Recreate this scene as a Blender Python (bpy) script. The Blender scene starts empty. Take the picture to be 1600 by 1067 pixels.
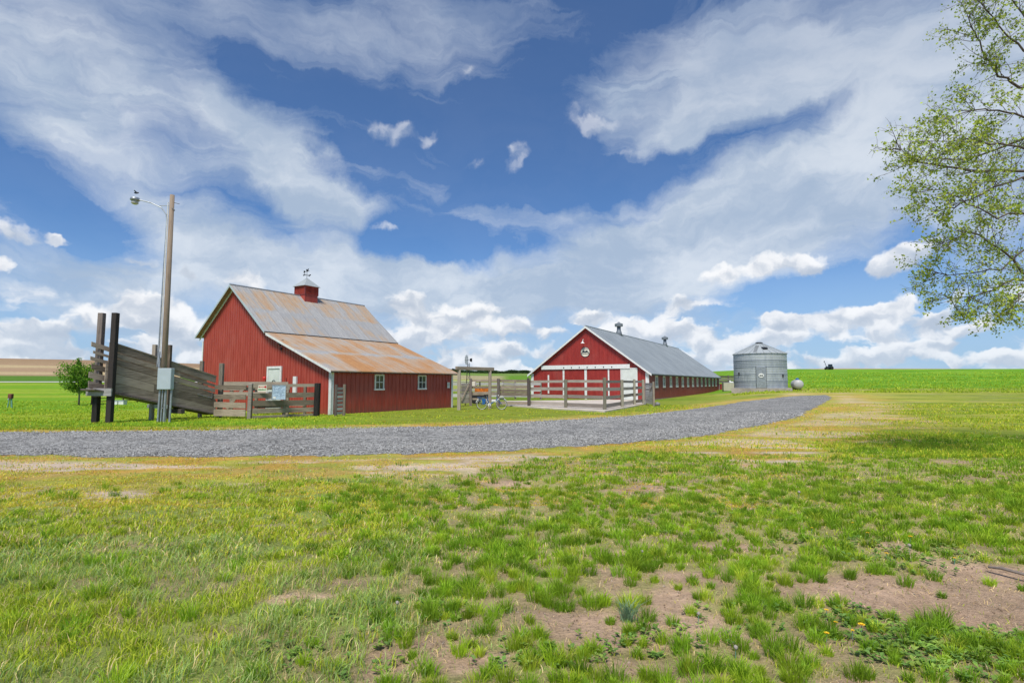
import bpy, math, random
import numpy as np
from mathutils import Vector, Matrix
sc = bpy.context.scene
col = sc.collection
PI = math.pi
R = math.radians
rng = np.random.default_rng(7)
random.seed(7)

# ------------------------------------------------------------------ camera
F, TH, HC = 853.0, 0.0767, 1.6          # focal length in px of a 1600 px wide frame, pitch, eye height
cd = bpy.data.cameras.new('camera')
cd.lens = 36 * F / 1600
cd.sensor_width = 36
cd.clip_start = 0.05
cd.clip_end = 9000
cam = bpy.data.objects.new('camera', cd)
cam.location = (0, 0, HC)
cam.rotation_euler = (PI / 2 + TH, 0, 0)
col.objects.link(cam)
sc.camera = cam

# ------------------------------------------------------------------ exposure
sc.render.engine = 'CYCLES'
sc.view_settings.view_transform = 'Standard'
sc.view_settings.look = 'None'
sc.view_settings.gamma = 1
sc.view_settings.exposure = 0.12

def ray(px, py):
    u = (px - 800) / F
    v = (533.5 - py) / F
    return (u, math.cos(TH) - v * math.sin(TH), math.sin(TH) + v * math.cos(TH))

# ------------------------------------------------------------------ node helper
class NT:
    def __init__(s, tree):
        s.t = tree; s.nodes = tree.nodes; s.links = tree.links
    def put(s, sock, v):
        if v is None: return
        if isinstance(v, bpy.types.NodeSocket): s.links.new(v, sock)
        else:
            if isinstance(v, (tuple, list)) and len(v) == 3 and sock.type == 'RGBA': v = (*v, 1)
            sock.default_value = v
    def n(s, typ, ins=None, out=0, **props):
        nd = s.nodes.new(typ)
        for k, v in props.items(): setattr(nd, k, v)
        for k, v in (ins or {}).items(): s.put(nd.inputs[k], v)
        return nd.outputs[out] if out is not None else nd
    def m(s, op, a, b=None, c=None, clamp=False):
        return s.n('ShaderNodeMath', {0: a, 1: b, 2: c} if c is not None else ({0: a, 1: b} if b is not None else {0: a}), operation=op, use_clamp=clamp)
    def vm(s, op, a, b=None, out=0):
        ins = {0: a}
        if b is not None: ins[1] = b
        return s.n('ShaderNodeVectorMath', ins, out=out, operation=op)
    def mix(s, f, a, b, blend='MIX'):
        nd = s.nodes.new('ShaderNodeMix'); nd.data_type = 'RGBA'; nd.blend_type = blend
        s.put(nd.inputs[0], f); s.put(nd.inputs[6], a); s.put(nd.inputs[7], b)
        return nd.outputs[2]
    def mr(s, v, a, b, c=0.0, d=1.0, smooth=True):
        return s.n('ShaderNodeMapRange', {0: v, 1: a, 2: b, 3: c, 4: d}, interpolation_type='SMOOTHSTEP' if smooth else 'LINEAR')
    def noise(s, vec, scale, detail=4, rough=.55, dist=0.0, out=0):
        return s.n('ShaderNodeTexNoise', {'Vector': vec, 'Scale': scale, 'Detail': detail, 'Roughness': rough, 'Distortion': dist}, out=out)
    def noise2(s, vec, scale, detail=4, rough=.55, dist=0.0, out=0):
        return s.n('ShaderNodeTexNoise', {'Vector': vec, 'Scale': scale, 'Detail': detail, 'Roughness': rough, 'Distortion': dist}, out=out, noise_dimensions='2D')
    def mapping(s, vec, loc=(0, 0, 0), rot=(0, 0, 0), scale=(1, 1, 1), typ='POINT'):
        return s.n('ShaderNodeMapping', {'Vector': vec, 'Location': loc, 'Rotation': rot, 'Scale': scale}, vector_type=typ)
    def ramp(s, f, stops):
        nd = s.nodes.new('ShaderNodeValToRGB'); s.put(nd.inputs[0], f)
        e = nd.color_ramp.elements
        while len(e) < len(stops): e.new(0.5)
        for i, (p, c) in enumerate(stops):
            e[i].position = p; e[i].color = (*c, 1)
        return nd.outputs[0]

# ------------------------------------------------------------------ sun and sky
SUN_EL, SUN_AZ = R(58), R(194)      # azimuth clockwise from +Y: behind the camera, to the left
sd = Vector((math.sin(SUN_AZ) * math.cos(SUN_EL), math.cos(SUN_AZ) * math.cos(SUN_EL), math.sin(SUN_EL)))
sun = bpy.data.lights.new('sun', 'SUN')
sun.energy = 4.2
sun.angle = R(16.0)
sun.color = (1, .94, .84)
so = bpy.data.objects.new('sun', sun)
so.rotation_euler = sd.to_track_quat('Z', 'Y').to_euler()
so.location = (0, 0, 50)
col.objects.link(so)

world = bpy.data.worlds.new('World')
sc.world = world
world.use_nodes = True
wt = world.node_tree
wt.nodes.clear()
W = NT(wt)
STR = 0.12
sky = W.n('ShaderNodeTexSky', None, sky_type='NISHITA', sun_disc=False, sun_elevation=SUN_EL, sun_rotation=SUN_AZ,
          altitude=900, air_density=1.0, dust_density=0.6, ozone_density=2.5)
D = W.n('ShaderNodeTexCoord', None, out=0)
sep = W.n('ShaderNodeSeparateXYZ', {0: D}, out=None)
AZ = W.m('ARCTAN2', sep.outputs[0], sep.outputs[1])
EL = W.m('ARCSINE', sep.outputs[2])
P0 = W.n('ShaderNodeCombineXYZ', {0: AZ, 1: EL, 2: 0.0})

def ae(px, py):
    x, y, z = ray(px, py)
    return math.atan2(x, y), math.atan2(z, math.hypot(x, y))

def blobs(T, P, lst, start=0.0, tops=False):
    acc = start; acs = 0.0
    for (px, py, rx, ry, rot, w) in lst:
        a0, e0 = ae(px, py)
        ra = (ae(px + 5, py)[0] - ae(px - 5, py)[0]) / 10 * rx
        re = (ae(px, py - 5)[1] - ae(px, py + 5)[1]) / 10 * ry
        # chained on the running sum, so that the renderer evaluates the blobs one after another
        Pc = P if isinstance(acc, float) else T.n('ShaderNodeVectorMath', {0: acc, 1: (1e-12, 0, 0), 2: P}, operation='MULTIPLY_ADD')
        q = T.mapping(Pc, (a0, e0, 0), (0, 0, R(rot)), (ra, re, 1), 'TEXTURE')
        l = T.vm('LENGTH', q, out=1)
        g = T.mr(l, 1.0, 0.0, 0.0, w)
        acc = T.m('ADD', acc, g)
        if tops: acs = T.m('MULTIPLY_ADD', g, T.n('ShaderNodeSeparateXYZ', {0: q}, out=1), acs)
    return (acc, acs) if tops else acc

warp1 = W.noise2(P0, 3.0, 3, .6, out=1)
w1 = W.vm('MULTIPLY', W.vm('SUBTRACT', warp1, (.5, .5, .5)), (.22, .12, 0))
warp2 = W.noise2(P0, 11.0, 5, .62, out=1)
w2 = W.vm('MULTIPLY', W.vm('SUBTRACT', warp2, (.5, .5, .5)), (.09, .05, 0))
PW = W.vm('ADD', P0, W.vm('ADD', w1, w2))
CIRRUS = [  # px, py, rx, ry, rot, weight: where the veil of high cloud lies
    (120, 120, 520, 250, -22, .86), (400, 25, 330, 120, 0, .62), (700, 40, 300, 100, 0, .35), (455, 275, 260, 75, -38, 1.25), (560, 335, 260, 40, -10, .6),
    (330, 380, 420, 70, -22, .65), (450, 425, 560, 85, -6, 1.1), (120, 440, 360, 75, 0, .85), (700, 450, 520, 70, 0, .85),
    (1230, 330, 620, 160, 8, 1.25), (1000, 372, 330, 60, 4, .9), (1400, 200, 480, 190, 14, .95), (1230, 50, 480, 160, 0, .95),
    (930, 165, 130, 75, 10, .75), (1120, 190, 330, 85, 18, .75), (930, 455, 520, 70, 0, .8), (1560, 80, 330, 260, 0, .8),
    (1090, 150, 260, 130, 12, .8), (1200, 140, 330, 110, 0, .6), (980, 70, 200, 90, 20, .35), (860, 330, 230, 40, 8, .55),
    (620, 60, 260, 90, 8, .3), (700, 120, 330, 120, 0, .16), (250, 500, 400, 70, 0, .45), (900, 520, 600, 60, 0, .5), (1560, 330, 200, 200, 0, .5),
    (690, 378, 190, 48, -4, -1.5), (985, 272, 190, 52, 6, -1.2), (1030, 140, 110, 40, 0, -.5), (1340, 450, 260, 60, 6, -1.3), (1420, 520, 360, 70, 0, -.9),
    (90, 300, 300, 60, -8, -.6), (90, 350, 230, 60, -14, -1.1), (1230, 205, 220, 30, 8, -.45), (1280, 210, 200, 26, 6, -.25), (1130, 215, 70, 24, 0, -.4),
    (780, 230, 150, 200, 0, -.5), (560, 180, 150, 90, 0, -.3), (1190, 465, 130, 40, 0, -.5),
]
ci = blobs(W, PW, CIRRUS, 0.0)
stk = W.noise2(W.mapping(PW, rot=(0, 0, R(20)), scale=(1.6, 9, 1)), 2.2, 6, .62, .6)
stk2 = W.noise2(W.mapping(PW, rot=(0, 0, R(-12)), scale=(2.5, 10, 1)), 3.4, 5, .6)
big = W.noise2(P0, 2.4, 5, .6, .3)
f = W.m('ADD', ci, W.m('MULTIPLY', W.m('SUBTRACT', stk, .5), 1.1))
f = W.m('ADD', f, W.m('MULTIPLY', W.m('SUBTRACT', stk2, .5), .5))
f = W.m('ADD', f, W.m('MULTIPLY', W.m('SUBTRACT', big, .5), .9))
cirrus = W.mr(f, .02, 1.05, 0.06, 1.0, smooth=False)
cshade = W.noise2(W.mapping(PW, scale=(1, 2.4, 1)), 4.0, 5, .6)

# puffy clouds low over the horizon: one density group sampled twice, so that tops are bright and bases grey
PUFFS = [
    (612, 207, 80, 34, 0, .62), (672, 213, 40, 22, 20, .55), (808, 243, 44, 40, 40, .60), (748, 255, 50, 22, 30, .52), (725, 112, 60, 26, 25, .42),
    (30, 366, 80, 26, -12, 1.0), (95, 382, 36, 13, -10, .8), (0, 410, 20, 22, 0, .8), (220, 412, 46, 14, 0, .8), (300, 432, 34, 16, 0, .8), (375, 434, 70, 26, 0, .9),
    (205, 478, 42, 40, 0, .95), (250, 492, 66, 42, 0, 1.0), (160, 500, 90, 30, 0, .8), (60, 515, 110, 26, 0, .7), (290, 520, 60, 34, 0, .8), (120, 548, 130, 24, 0, .7),
    (638, 478, 52, 34, 0, 1.05), (700, 500, 84, 38, 0, 1.0), (748, 490, 42, 30, 0, .9), (800, 512, 52, 22, 0, .8), (850, 520, 60, 20, 0, .8), (930, 492, 56, 24, 0, .85), (1010, 515, 90, 30, 0, .7), (640, 530, 130, 34, 0, .7), (820, 548, 130, 20, 0, .7),
    (1072, 474, 60, 24, 0, 1.0), (1130, 428, 60, 24, 0, .9), (1190, 418, 60, 26, 0, .9), (1258, 412, 56, 34, 0, 1.0), (1390, 412, 60, 34, 0, 1.0), (1430, 395, 74, 38, 8, 1.05),
    (1230, 500, 70, 24, 0, .9), (1310, 495, 100, 28, 4, 1.0), (1390, 483, 64, 22, 14, .9), (1466, 496, 50, 14, 4, .9), (1530, 512, 60, 22, 0, .9), (1170, 535, 110, 18, 0, .7), (1440, 540, 90, 14, 0, .7),
    (1270, 262, 62, 18, -8, .36), (910, 175, 90, 44, 20, .42), (985, 244, 70, 18, 0, .52), (935, 200, 70, 26, 0, .4), (1340, 560, 170, 18, 0, .75), (1570, 560, 130, 20, 0, .8), (1100, 560, 130, 16, 0, .6), (420, 520, 120, 40, 0, .5), (600, 350, 50, 14, 0, .45),
]
G = W
gw = G.vm('MULTIPLY', G.vm('SUBTRACT', G.noise2(P0, 15, 4, .6, out=1), (.5, .5, .5)), (.060, .045, 0))
gp_ = G.vm('ADD', P0, gw)
gd, gs = blobs(G, gp_, PUFFS, 0.0, True)
gs = G.m('DIVIDE', gs, G.m('ADD', gd, .12))          # -1 at the foot of a cloud .. +1 at its top
gy = sep.outputs[2]
band = G.m('MULTIPLY', G.mr(gy, .20, .03), .80)
bandn = G.noise2(G.mapping(gp_, scale=(1, 3.0, 1)), 6.5, 4, .55)
gd = G.m('ADD', gd, G.m('MULTIPLY', band, G.mr(bandn, .32, .62)))
def billow(P):
    v1 = G.n('ShaderNodeTexVoronoi', {'Vector': G.mapping(P, scale=(1, 1.25, 1)), 'Scale': 27.0, 'Smoothness': .9}, voronoi_dimensions='2D', feature='SMOOTH_F1')
    n1 = G.noise2(G.mapping(P, scale=(1, 1.3, 1)), 13, 6, .54)
    return G.m('ADD', G.m('MULTIPLY', G.m('SUBTRACT', .42, v1), .6), G.m('MULTIPLY', G.m('SUBTRACT', n1, .5), 1.5))
b0 = billow(gp_)
b1 = billow(G.vm('ADD', gp_, (-.006, .015, 0)))
d0 = G.m('ADD', G.m('MULTIPLY', gd, .95), G.m('MULTIPLY', b0, G.mr(gd, .05, .45)))
puff = W.mr(d0, .20, .74)
lit = W.m('ADD', W.m('MULTIPLY', gs, .42), W.m('MULTIPLY', W.m('SUBTRACT', b0, b1), .9))
lit = W.m('ADD', lit, W.m('MULTIPLY', W.m('SUBTRACT', bandn, .5), .6))
lit = W.mr(W.m('ADD', lit, W.m('MULTIPLY', W.m('SUBTRACT', .9, d0), .25)), -.40, .40)

K = .93 / STR
skyc = W.mix(1.0, sky, (.43, .67, .92), 'MULTIPLY')
haz = W.m('MULTIPLY', W.mr(EL, .26, .0, 0, 1), .75)
skyc = W.mix(haz, skyc, (.40 * K, .56 * K, .78 * K))
cir_col = W.mix(W.mr(cshade, .3, .7), (.43 * K, .53 * K, .67 * K), (.74 * K, .80 * K, .87 * K))
cir_col = W.mix(W.m('MULTIPLY', W.mr(EL, .32, .62), .62), cir_col, (.34 * K, .42 * K, .58 * K))
c1 = W.mix(W.m('MULTIPLY', cirrus, .88), skyc, cir_col)
puff_col = W.ramp(lit, [(0, (.50, .57, .68)), (.45, (.66, .71, .79)), (.75, (.86, .88, .92)), (1, (.97, .98, 1.0))])
puff_col = W.mix(1.0, puff_col, (K, K, K), 'MULTIPLY')
c2 = W.mix(W.m('MULTIPLY', puff, W.m('MULTIPLY', W.mr(EL, .0, .12, .72, .92), W.mr(EL, .20, .32, 1, .45))), c1, puff_col)
bg = W.n('ShaderNodeBackground', {0: c2, 1: STR})
wo = wt.nodes.new('ShaderNodeOutputWorld')
wt.links.new(bg, wo.inputs[0])
world.cycles.sampling_method = 'NONE'

# ------------------------------------------------------------------ terrain
KY = [-9000, 20, 30, 40, 50, 65, 80, 110, 150, 200, 300, 400, 600, 1500, 5000]
PROF = [
    (-1.0, [0, 0, 0, 0, .05, .2, .5, .95, 1.95, 4.3, 12.0, 20.8, 27, 32, 32]),
    (-.75, [0, 0, 0, 0, .05, .2, .5, .95, 1.95, 4.2, 10.8, 18.8, 25, 32, 32]),
    (-.57, [0, 0, 0, 0, .05, .2, .5, .95, 1.9, 3.8, 9.6, 16.1, 22, 30, 32]),
    (-.05, [0, 0, 0, 0, .1, .3, .6, 1.2, 2.1, 2.95, 5.1, 7.7, 12.8, 28, 60]),
    (.25, [0, 0, 0, 0, .05, .15, .25, 1.1, 3.0, 4.6, 6.8, 8.5, 12.5, 26, 60]),
    (.38, [0, 0, 0, 0, .1, .2, .35, 1.6, 3.9, 6.2, 8, 9, 12, 25, 60]),
    (.46, [0, 0, 0, .05, .2, .72, 1.3, 3.0, 5.4, 7.0, 8.6, 11, 17, 34, 60]),
    (.60, [0, 0, .02, .1, .3, .75, 1.3, 2.9, 5.5, 6.6, 9.5, 12, 18.3, 35, 60]),
    (1.0, [0, 0, .03, .1, .3, .75, 1.3, 2.9, 5.65, 7.0, 9.5, 12, 17.3, 33, 60]),
]
_q = np.concatenate([np.linspace(0, 8, 30)[:-1], np.linspace(8, math.log(5000) * 2, 1)])
LY = np.linspace(math.log(10), math.log(5000), 260)
_tab = np.array([np.interp(np.exp(LY), KY, z) for _, z in PROF])
_k = np.exp(-np.linspace(-2, 2, 13) ** 2); _k /= _k.sum()
_tab = np.array([np.convolve(np.pad(r_, 6, 'edge'), _k, 'valid') for r_ in _tab])
LT = np.linspace(-1, 1, 161)
_tt = [p[0] for p in PROF]
TAB = np.array([np.interp(LT, _tt, _tab[:, j]) for j in range(len(LY))])
_k2 = np.exp(-np.linspace(-2, 2, 9) ** 2); _k2 /= _k2.sum()
TAB = np.array([np.convolve(np.pad(r_, 4, 'edge'), _k2, 'valid') for r_ in TAB])

def vnoise(x, y, seed=0):
    xi = np.floor(x).astype(np.int64); yi = np.floor(y).astype(np.int64)
    fx = x - xi; fy = y - yi
    fx = fx * fx * (3 - 2 * fx); fy = fy * fy * (3 - 2 * fy)
    def h(a, b):
        n = (a * 374761393 + b * 668265263 + seed * 974634777) & 0x7fffffff
        n = ((n ^ (n >> 13)) * 1274126177) & 0x7fffffff
        n = (n ^ (n >> 16)) & 0xffff
        return n / 65535.0
    return (h(xi, yi) * (1 - fx) + h(xi + 1, yi) * fx) * (1 - fy) + (h(xi, yi + 1) * (1 - fx) + h(xi + 1, yi + 1) * fx) * fy
def fbm(x, y, seed=0, o=4):
    s = 0; a = .5; t = 0
    for i in range(o):
        s = s + a * vnoise(x, y, seed + i * 17); t += a
        x = x * 2.03 + 5.1; y = y * 2.03 + 3.7; a *= .5
    return s / t
def sstep(a, b, x):
    t = np.clip((x - a) / (b - a), 0, 1); return t * t * (3 - 2 * t)

def HT(X, Y):
    X = np.asarray(X, float); Y = np.asarray(Y, float)
    rr = np.where(Y > 0, np.maximum(Y, np.abs(X) * .75), 0)
    ly = np.log(np.clip(rr, 10, 5000))
    t = np.clip(X / np.maximum(rr, 1e-3), -1, 1)
    fi = (ly - LY[0]) / (LY[-1] - LY[0]) * (len(LY) - 1)
    i = np.clip(fi.astype(int), 0, len(LY) - 2); a = fi - i
    fj = (t + 1) / 2 * 160
    j = np.clip(fj.astype(int), 0, 159); b = fj - j
    return (TAB[i, j] * (1 - a) * (1 - b) + TAB[i + 1, j] * a * (1 - b) + TAB[i, j + 1] * (1 - a) * b + TAB[i + 1, j + 1] * a * b)
def hz(x, y): return float(HT(np.array([x]), np.array([y]))[0])
def gpt(px, py):                      # where the line of sight through a pixel of the photo meets the terrain
    d = ray(px, py)
    Y = 2.0; prev = 2.0
    while Y < 3000:
        z = HC + d[2] / d[1] * Y
        if z < hz(d[0] / d[1] * Y, Y): break
        prev = Y; Y *= 1.02
    a, b = prev, Y
    for _ in range(25):
        m_ = (a + b) / 2
        if HC + d[2] / d[1] * m_ < hz(d[0] / d[1] * m_, m_): b = m_
        else: a = m_
    return Vector((d[0] / d[1] * b, b, hz(d[0] / d[1] * b, b)))
def at(px, py, Y):
    d = ray(px, py)
    return Vector((d[0] / d[1] * Y, Y, HC + d[2] / d[1] * Y))

# road outline
FRONT = [(-420, 716), (-150, 714), (0, 712), (60, 711), (120, 713), (250, 714), (380, 713), (500, 711), (650, 709), (800, 703), (950, 694), (1050, 686), (1110, 680), (1165, 668), (1205, 661), (1240, 654), (1262, 643), (1290, 628), (1299, 621)]
BACK = [(-420, 677), (-150, 677), (0, 676), (100, 675), (300, 673), (500, 670), (600, 668), (700, 666.5), (770, 663), (850, 658), (1000, 649), (1090, 638), (1162, 627), (1240, 618.5), (1290, 617)]
def pts2(l): return np.array([tuple(gpt(a, b))[:2] for a, b in l])
FP, BP = pts2(FRONT), pts2(BACK)
POLY = np.concatenate([FP, BP[::-1]])
def road_sd(X, Y):
    X = np.asarray(X, float); Y = np.asarray(Y, float)
    d = np.full(X.shape, 1e9); ins = np.zeros(X.shape, bool)
    n = len(POLY)
    for i in range(n):
        ax, ay = POLY[i]; bx, by = POLY[(i + 1) % n]
        ex, ey = bx - ax, by - ay
        t = np.clip(((X - ax) * ex + (Y - ay) * ey) / (ex * ex + ey * ey + 1e-9), 0, 1)
        d = np.minimum(d, np.hypot(X - ax - t * ex, Y - ay - t * ey))
        c = ((ay > Y) != (by > Y)) & (X < (bx - ax) * (Y - ay) / (by - ay + 1e-12) + ax)
        ins ^= c
    return np.where(ins, -d, d)

def vband(X, Y):
    # 1 inside the dry strip along the near edge of the drive; its width varies along the drive
    t = X / np.maximum(Y, 1)
    w = np.interp(t, [-1.2, -.4, -.1, .03, .12, .22, .32, .45, .6], [4.0, 3.9, 3.3, 2.2, 1.3, 1.3, 2.6, 4.6, 4.2])
    n = (fbm(X * .7, Y * 1.3, 215, 4) - .5) * 1.0
    fr = Y < np.interp(X, FP[:, 0], FP[:, 1]) + .02
    fr = fr | (t > .5)
    return (1 - sstep(.75, 1.15, road_sd(X, Y) / w + n)) * fr
def bumpz(X, Y):
    near = 1 - sstep(11, 14, np.hypot(X, Y))
    return near * ((fbm(X * 1.3, Y * 1.3, 5, 4) - .5) * .10 + (fbm(X * 6, Y * 6, 9, 3) - .5) * .045)
SOILP = [(1450, 930, .95, .42), (1560, 900, .6, .3), (1600, 960, .8, .4), (1330, 930, .5, .16), (945, 935, .26, .14), (920, 895, .2, .09), (1030, 765, 1.0, .22), (1000, 752, .5, .2), (880, 870, .2, .09), (560, 905, .2, .09),
         (660, 1010, .35, .14), (300, 920, .2, .09), (960, 860, .25, .09), (720, 1040, .25, .09), (1090, 930, .25, .08), (640, 1050, .3, .1), (480, 935, .3, .1), (900, 970, .3, .12), (1180, 1000, .22, .1), (1000, 1040, .25, .1), (1150, 850, .5, .1), (1060, 900, .35, .12)]
SOILQ = [(*tuple(gpt(a, b))[:2], rx, ry) for a, b, rx, ry in SOILP]
def soil(X, Y):
    s = np.zeros(np.shape(X))
    wx = (fbm(X * 2, Y * 2, 31, 3) - .5) * .5; wy = (fbm(X * 2, Y * 2, 47, 3) - .5) * .35
    for x, y, rx, ry in SOILQ:
        q = ((X + wx - x) / rx) ** 2 + ((Y + wy - y) / ry) ** 2
        s = np.maximum(s, np.exp(-q * .9))
    n = fbm(X * 1.1 + 7, Y * 1.1, 61, 4)
    s = np.maximum(s, .55 * sstep(.62, .76, n) * sstep(-2.2, .5, X + (Y - 4) * .1))
    return s

def mixc(c, col_, w):
    w = np.clip(w, 0, 1)[..., None]
    return c * (1 - w) + np.array(col_) * w
def gcol(X, Y):
    sd_ = road_sd(X, Y)
    t = X / np.maximum(Y, 1)
    n1 = fbm(X * .35, Y * .8, 3, 4); n2 = fbm(X * 1.1, Y * 2.2, 13, 4); n3 = fbm(X * .06, Y * .15, 23, 4); n4 = fbm(X * .15, Y * .6, 29, 4)
    c = np.zeros(np.shape(X) + (3,)) + np.array((.15, .24, .02))
    c = mixc(c, (.25, .29, .035), sstep(.4, .65, n3) * .8)
    # mown yard on the right
    yard = sstep(.25, .5, t) * sstep(14, 22, Y) * (1 - sstep(66, 76, Y))
    c = mixc(c, (.40, .40, .07), yard * .8)
    c = mixc(c, (.46, .36, .20), yard * sstep(.60, .72, n1))
    c = mixc(c, (.17, .26, .02), yard * sstep(.52, .62, n4) * .7)
    # rough pasture behind it
    ro = sstep(.3, .42, t) * sstep(64, 76, Y + (n3 - .5) * 14)
    c = mixc(c, (.12, .29, .012), ro)
    c = mixc(c, (.20, .37, .025), ro * sstep(.45, .62, n4))
    # left lawn
    lf = (1 - sstep(-.4, -.2, t)) * sstep(19, 23, Y)
    c = mixc(c, (.17, .33, .015), lf)
    c = mixc(c, (.32, .40, .035), lf * sstep(.45, .62, n3) * .7)
    # middle fields
    md = sstep(-.3, -.2, t) * (1 - sstep(.28, .36, t))
    c = mixc(c, (.30, .34, .08), md * sstep(70, 90, Y))
    c = mixc(c, (.36, .32, .17), md * sstep(185, 205, Y) * (1 - sstep(-.02, .0, t)))
    c = mixc(c, (.12, .25, .02), md * sstep(150, 165, Y) * sstep(-.03, .0, t))
    c = mixc(c, (.16, .25, .05), md * sstep(330, 350, Y))
    # ploughed hill on the left
    br = (1 - sstep(-.32, -.28, t)) * sstep(186, 194, Y + t * 12)
    c = mixc(c, (.07, .17, .02), (1 - sstep(-.32, -.28, t)) * sstep(150, 156, Y) * .85)
    c = mixc(c, (.36, .25, .15), br)
    c = mixc(c, (.46, .36, .20), br * sstep(.45, .55, fbm(X * .01, Y * .045, 71, 3)))
    c = mixc(c, (.27, .17, .10), br * sstep(300, 330, Y) * .7)
    c = mixc(c, (.44, .33, .24), sstep(.52, .56, t) * (1 - sstep(.8, .95, t)) * sstep(300, 320, Y))
    # foreground: bare, littered soil under the blades
    nr = 1 - sstep(10.5, 13, Y)
    so_ = soil(X, Y)
    c = mixc(c, (.37, .34, .14), nr)
    c = mixc(c, (.24, .32, .07), nr * (1 - sstep(-.3, .0, t)) * .8)
    c = mixc(c, (.60, .42, .29), nr * sstep(.25, .6, so_))
    c = mixc(c, (.48, .33, .22), nr * sstep(.25, .6, so_) * sstep(.45, .6, fbm(X * 2.3, Y * 3.1, 137, 4)) * .7)
    c = mixc(c, (.42, .30, .20), nr * sstep(.5, .62, n2) * .6)
    # dry band along both sides of the gravel
    wv = .5 + n1 * 1.6
    fr = (Y < np.interp(X, FP[:, 0], FP[:, 1]) + .01)
    vb = vband(X, Y)
    db = np.maximum(vb, np.where(fr, 0, 1 - sstep(.5, 1.7, sd_ / wv)))
    c = mixc(c, (.50, .36, .10), db * .9)
    c = mixc(c, (.54, .32, .07), db * sstep(.46, .6, n1) * .7)
    c = mixc(c, (.36, .38, .06), db * sstep(.46, .60, n2) * .85)
    pn_ = np.where(Y < 17, fbm(X * .45, Y * 1.5, 83, 5), fbm(X * .35, Y * .45, 84, 5))
    pale = (.95 - .45 * sstep(14, 20, Y)) * sstep(.43, .56, pn_) * np.maximum(vb, (1 - sstep(.5, 1.6, sd_)) * .6) * sstep(.5, 1.1, sd_)
    c = mixc(c, (.64, .51, .39), pale)
    return c

def tag(o, label=None, cat=None, group=None, kind=None):
    if label: o['label'] = label
    if cat: o['category'] = cat
    if group: o['group'] = group
    if kind: o['kind'] = kind
    return o

def mesh_from(name, V, faces_flat, loop_tot, mat, colattr=None, smooth=False):
    me = bpy.data.meshes.new(name)
    V = np.asarray(V, np.float32)
    loop_tot = np.asarray(loop_tot, np.int32); ff = np.asarray(faces_flat, np.int32)
    me.vertices.add(len(V)); me.vertices.foreach_set('co', V.ravel())
    me.loops.add(len(ff)); me.loops.foreach_set('vertex_index', ff)
    me.polygons.add(len(loop_tot))
    st = np.concatenate([[0], np.cumsum(loop_tot)[:-1]]).astype(np.int32)
    me.polygons.foreach_set('loop_start', st)
    me.update(calc_edges=True)
    me.polygons.foreach_set('use_smooth', np.full(len(loop_tot), smooth))
    if colattr is not None:
        a = me.color_attributes.new('col', 'FLOAT_COLOR', 'POINT')
        c = np.ones((len(V), 4), np.float32); c[:, :3] = colattr
        a.data.foreach_set('color', c.ravel())
    me.materials.append(mat)
    o = bpy.data.objects.new(name, me)
    col.objects.link(o)
    return o

# ------------------------------------------------------------------ materials
def newmat(name):
    m = bpy.data.materials.new(name); m.use_nodes = True
    m.node_tree.nodes.clear()
    T = NT(m.node_tree)
    return m, T
def finish(m, T, color, rough=.7, metal=0.0, bump=None, bs=.3, bd=.02, spec=None):
    b = T.n('ShaderNodeBsdfPrincipled', {'Base Color': color, 'Roughness': rough, 'Metallic': metal}, out=None)
    if spec is not None: b.inputs['Specular IOR Level'].default_value = spec
    if bump is not None:
        bn_ = T.n('ShaderNodeBump', {'Strength': bs, 'Distance': bd, 'Height': bump})
        T.links.new(bn_, b.inputs['Normal'])
    o = T.nodes.new('ShaderNodeOutputMaterial'); T.links.new(b.outputs[0], o.inputs[0])
    return m
def plain(name, c, rough=.6, metal=0.0, var=.25, scale=6):
    m, T = newmat(name)
    g = T.n('ShaderNodeTexCoord', None, out=3)
    n = T.noise(g, scale, 5, .6)
    cc = T.mix(T.mr(n, .3, .7), tuple(x * (1 - var) for x in c), tuple(min(1, x * (1 + var * .6)) for x in c))
    return finish(m, T, cc, rough, metal, n, .15, .01)
def wood(name, dark, light, axis=2, rough=.85):
    # weathered timber: grain stretched along the given axis, every board its own tone
    m, T = newmat(name)
    g = T.n('ShaderNodeTexCoord', None, out=3)
    s = [28, 28, 28]; s[axis] = 1.6
    if axis != 2: s = [2.2, 2.2, 34]
    n = T.noise(T.mapping(g, scale=tuple(s)), 1.0, 5, .65)
    n2 = T.noise(g, 1.7, 4, .6)
    ri = T.nodes.new('ShaderNodeObjectInfo').outputs['Random']
    v = T.m('ADD', T.m('MULTIPLY', n, .9), T.m('MULTIPLY', n2, .25))
    v = T.m('SUBTRACT', v, .05)
    v = T.m('ADD', v, T.m('MULTIPLY', T.m('SUBTRACT', ri, .5), .40))
    c = T.mix(T.mr(v, .30, .78), dark, light)
    c = T.mix(T.m('MULTIPLY', T.mr(n, .36, .26), .7), c, tuple(x * .35 for x in dark))
    return finish(m, T, c, rough, 0, n, .5, .01)

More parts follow.
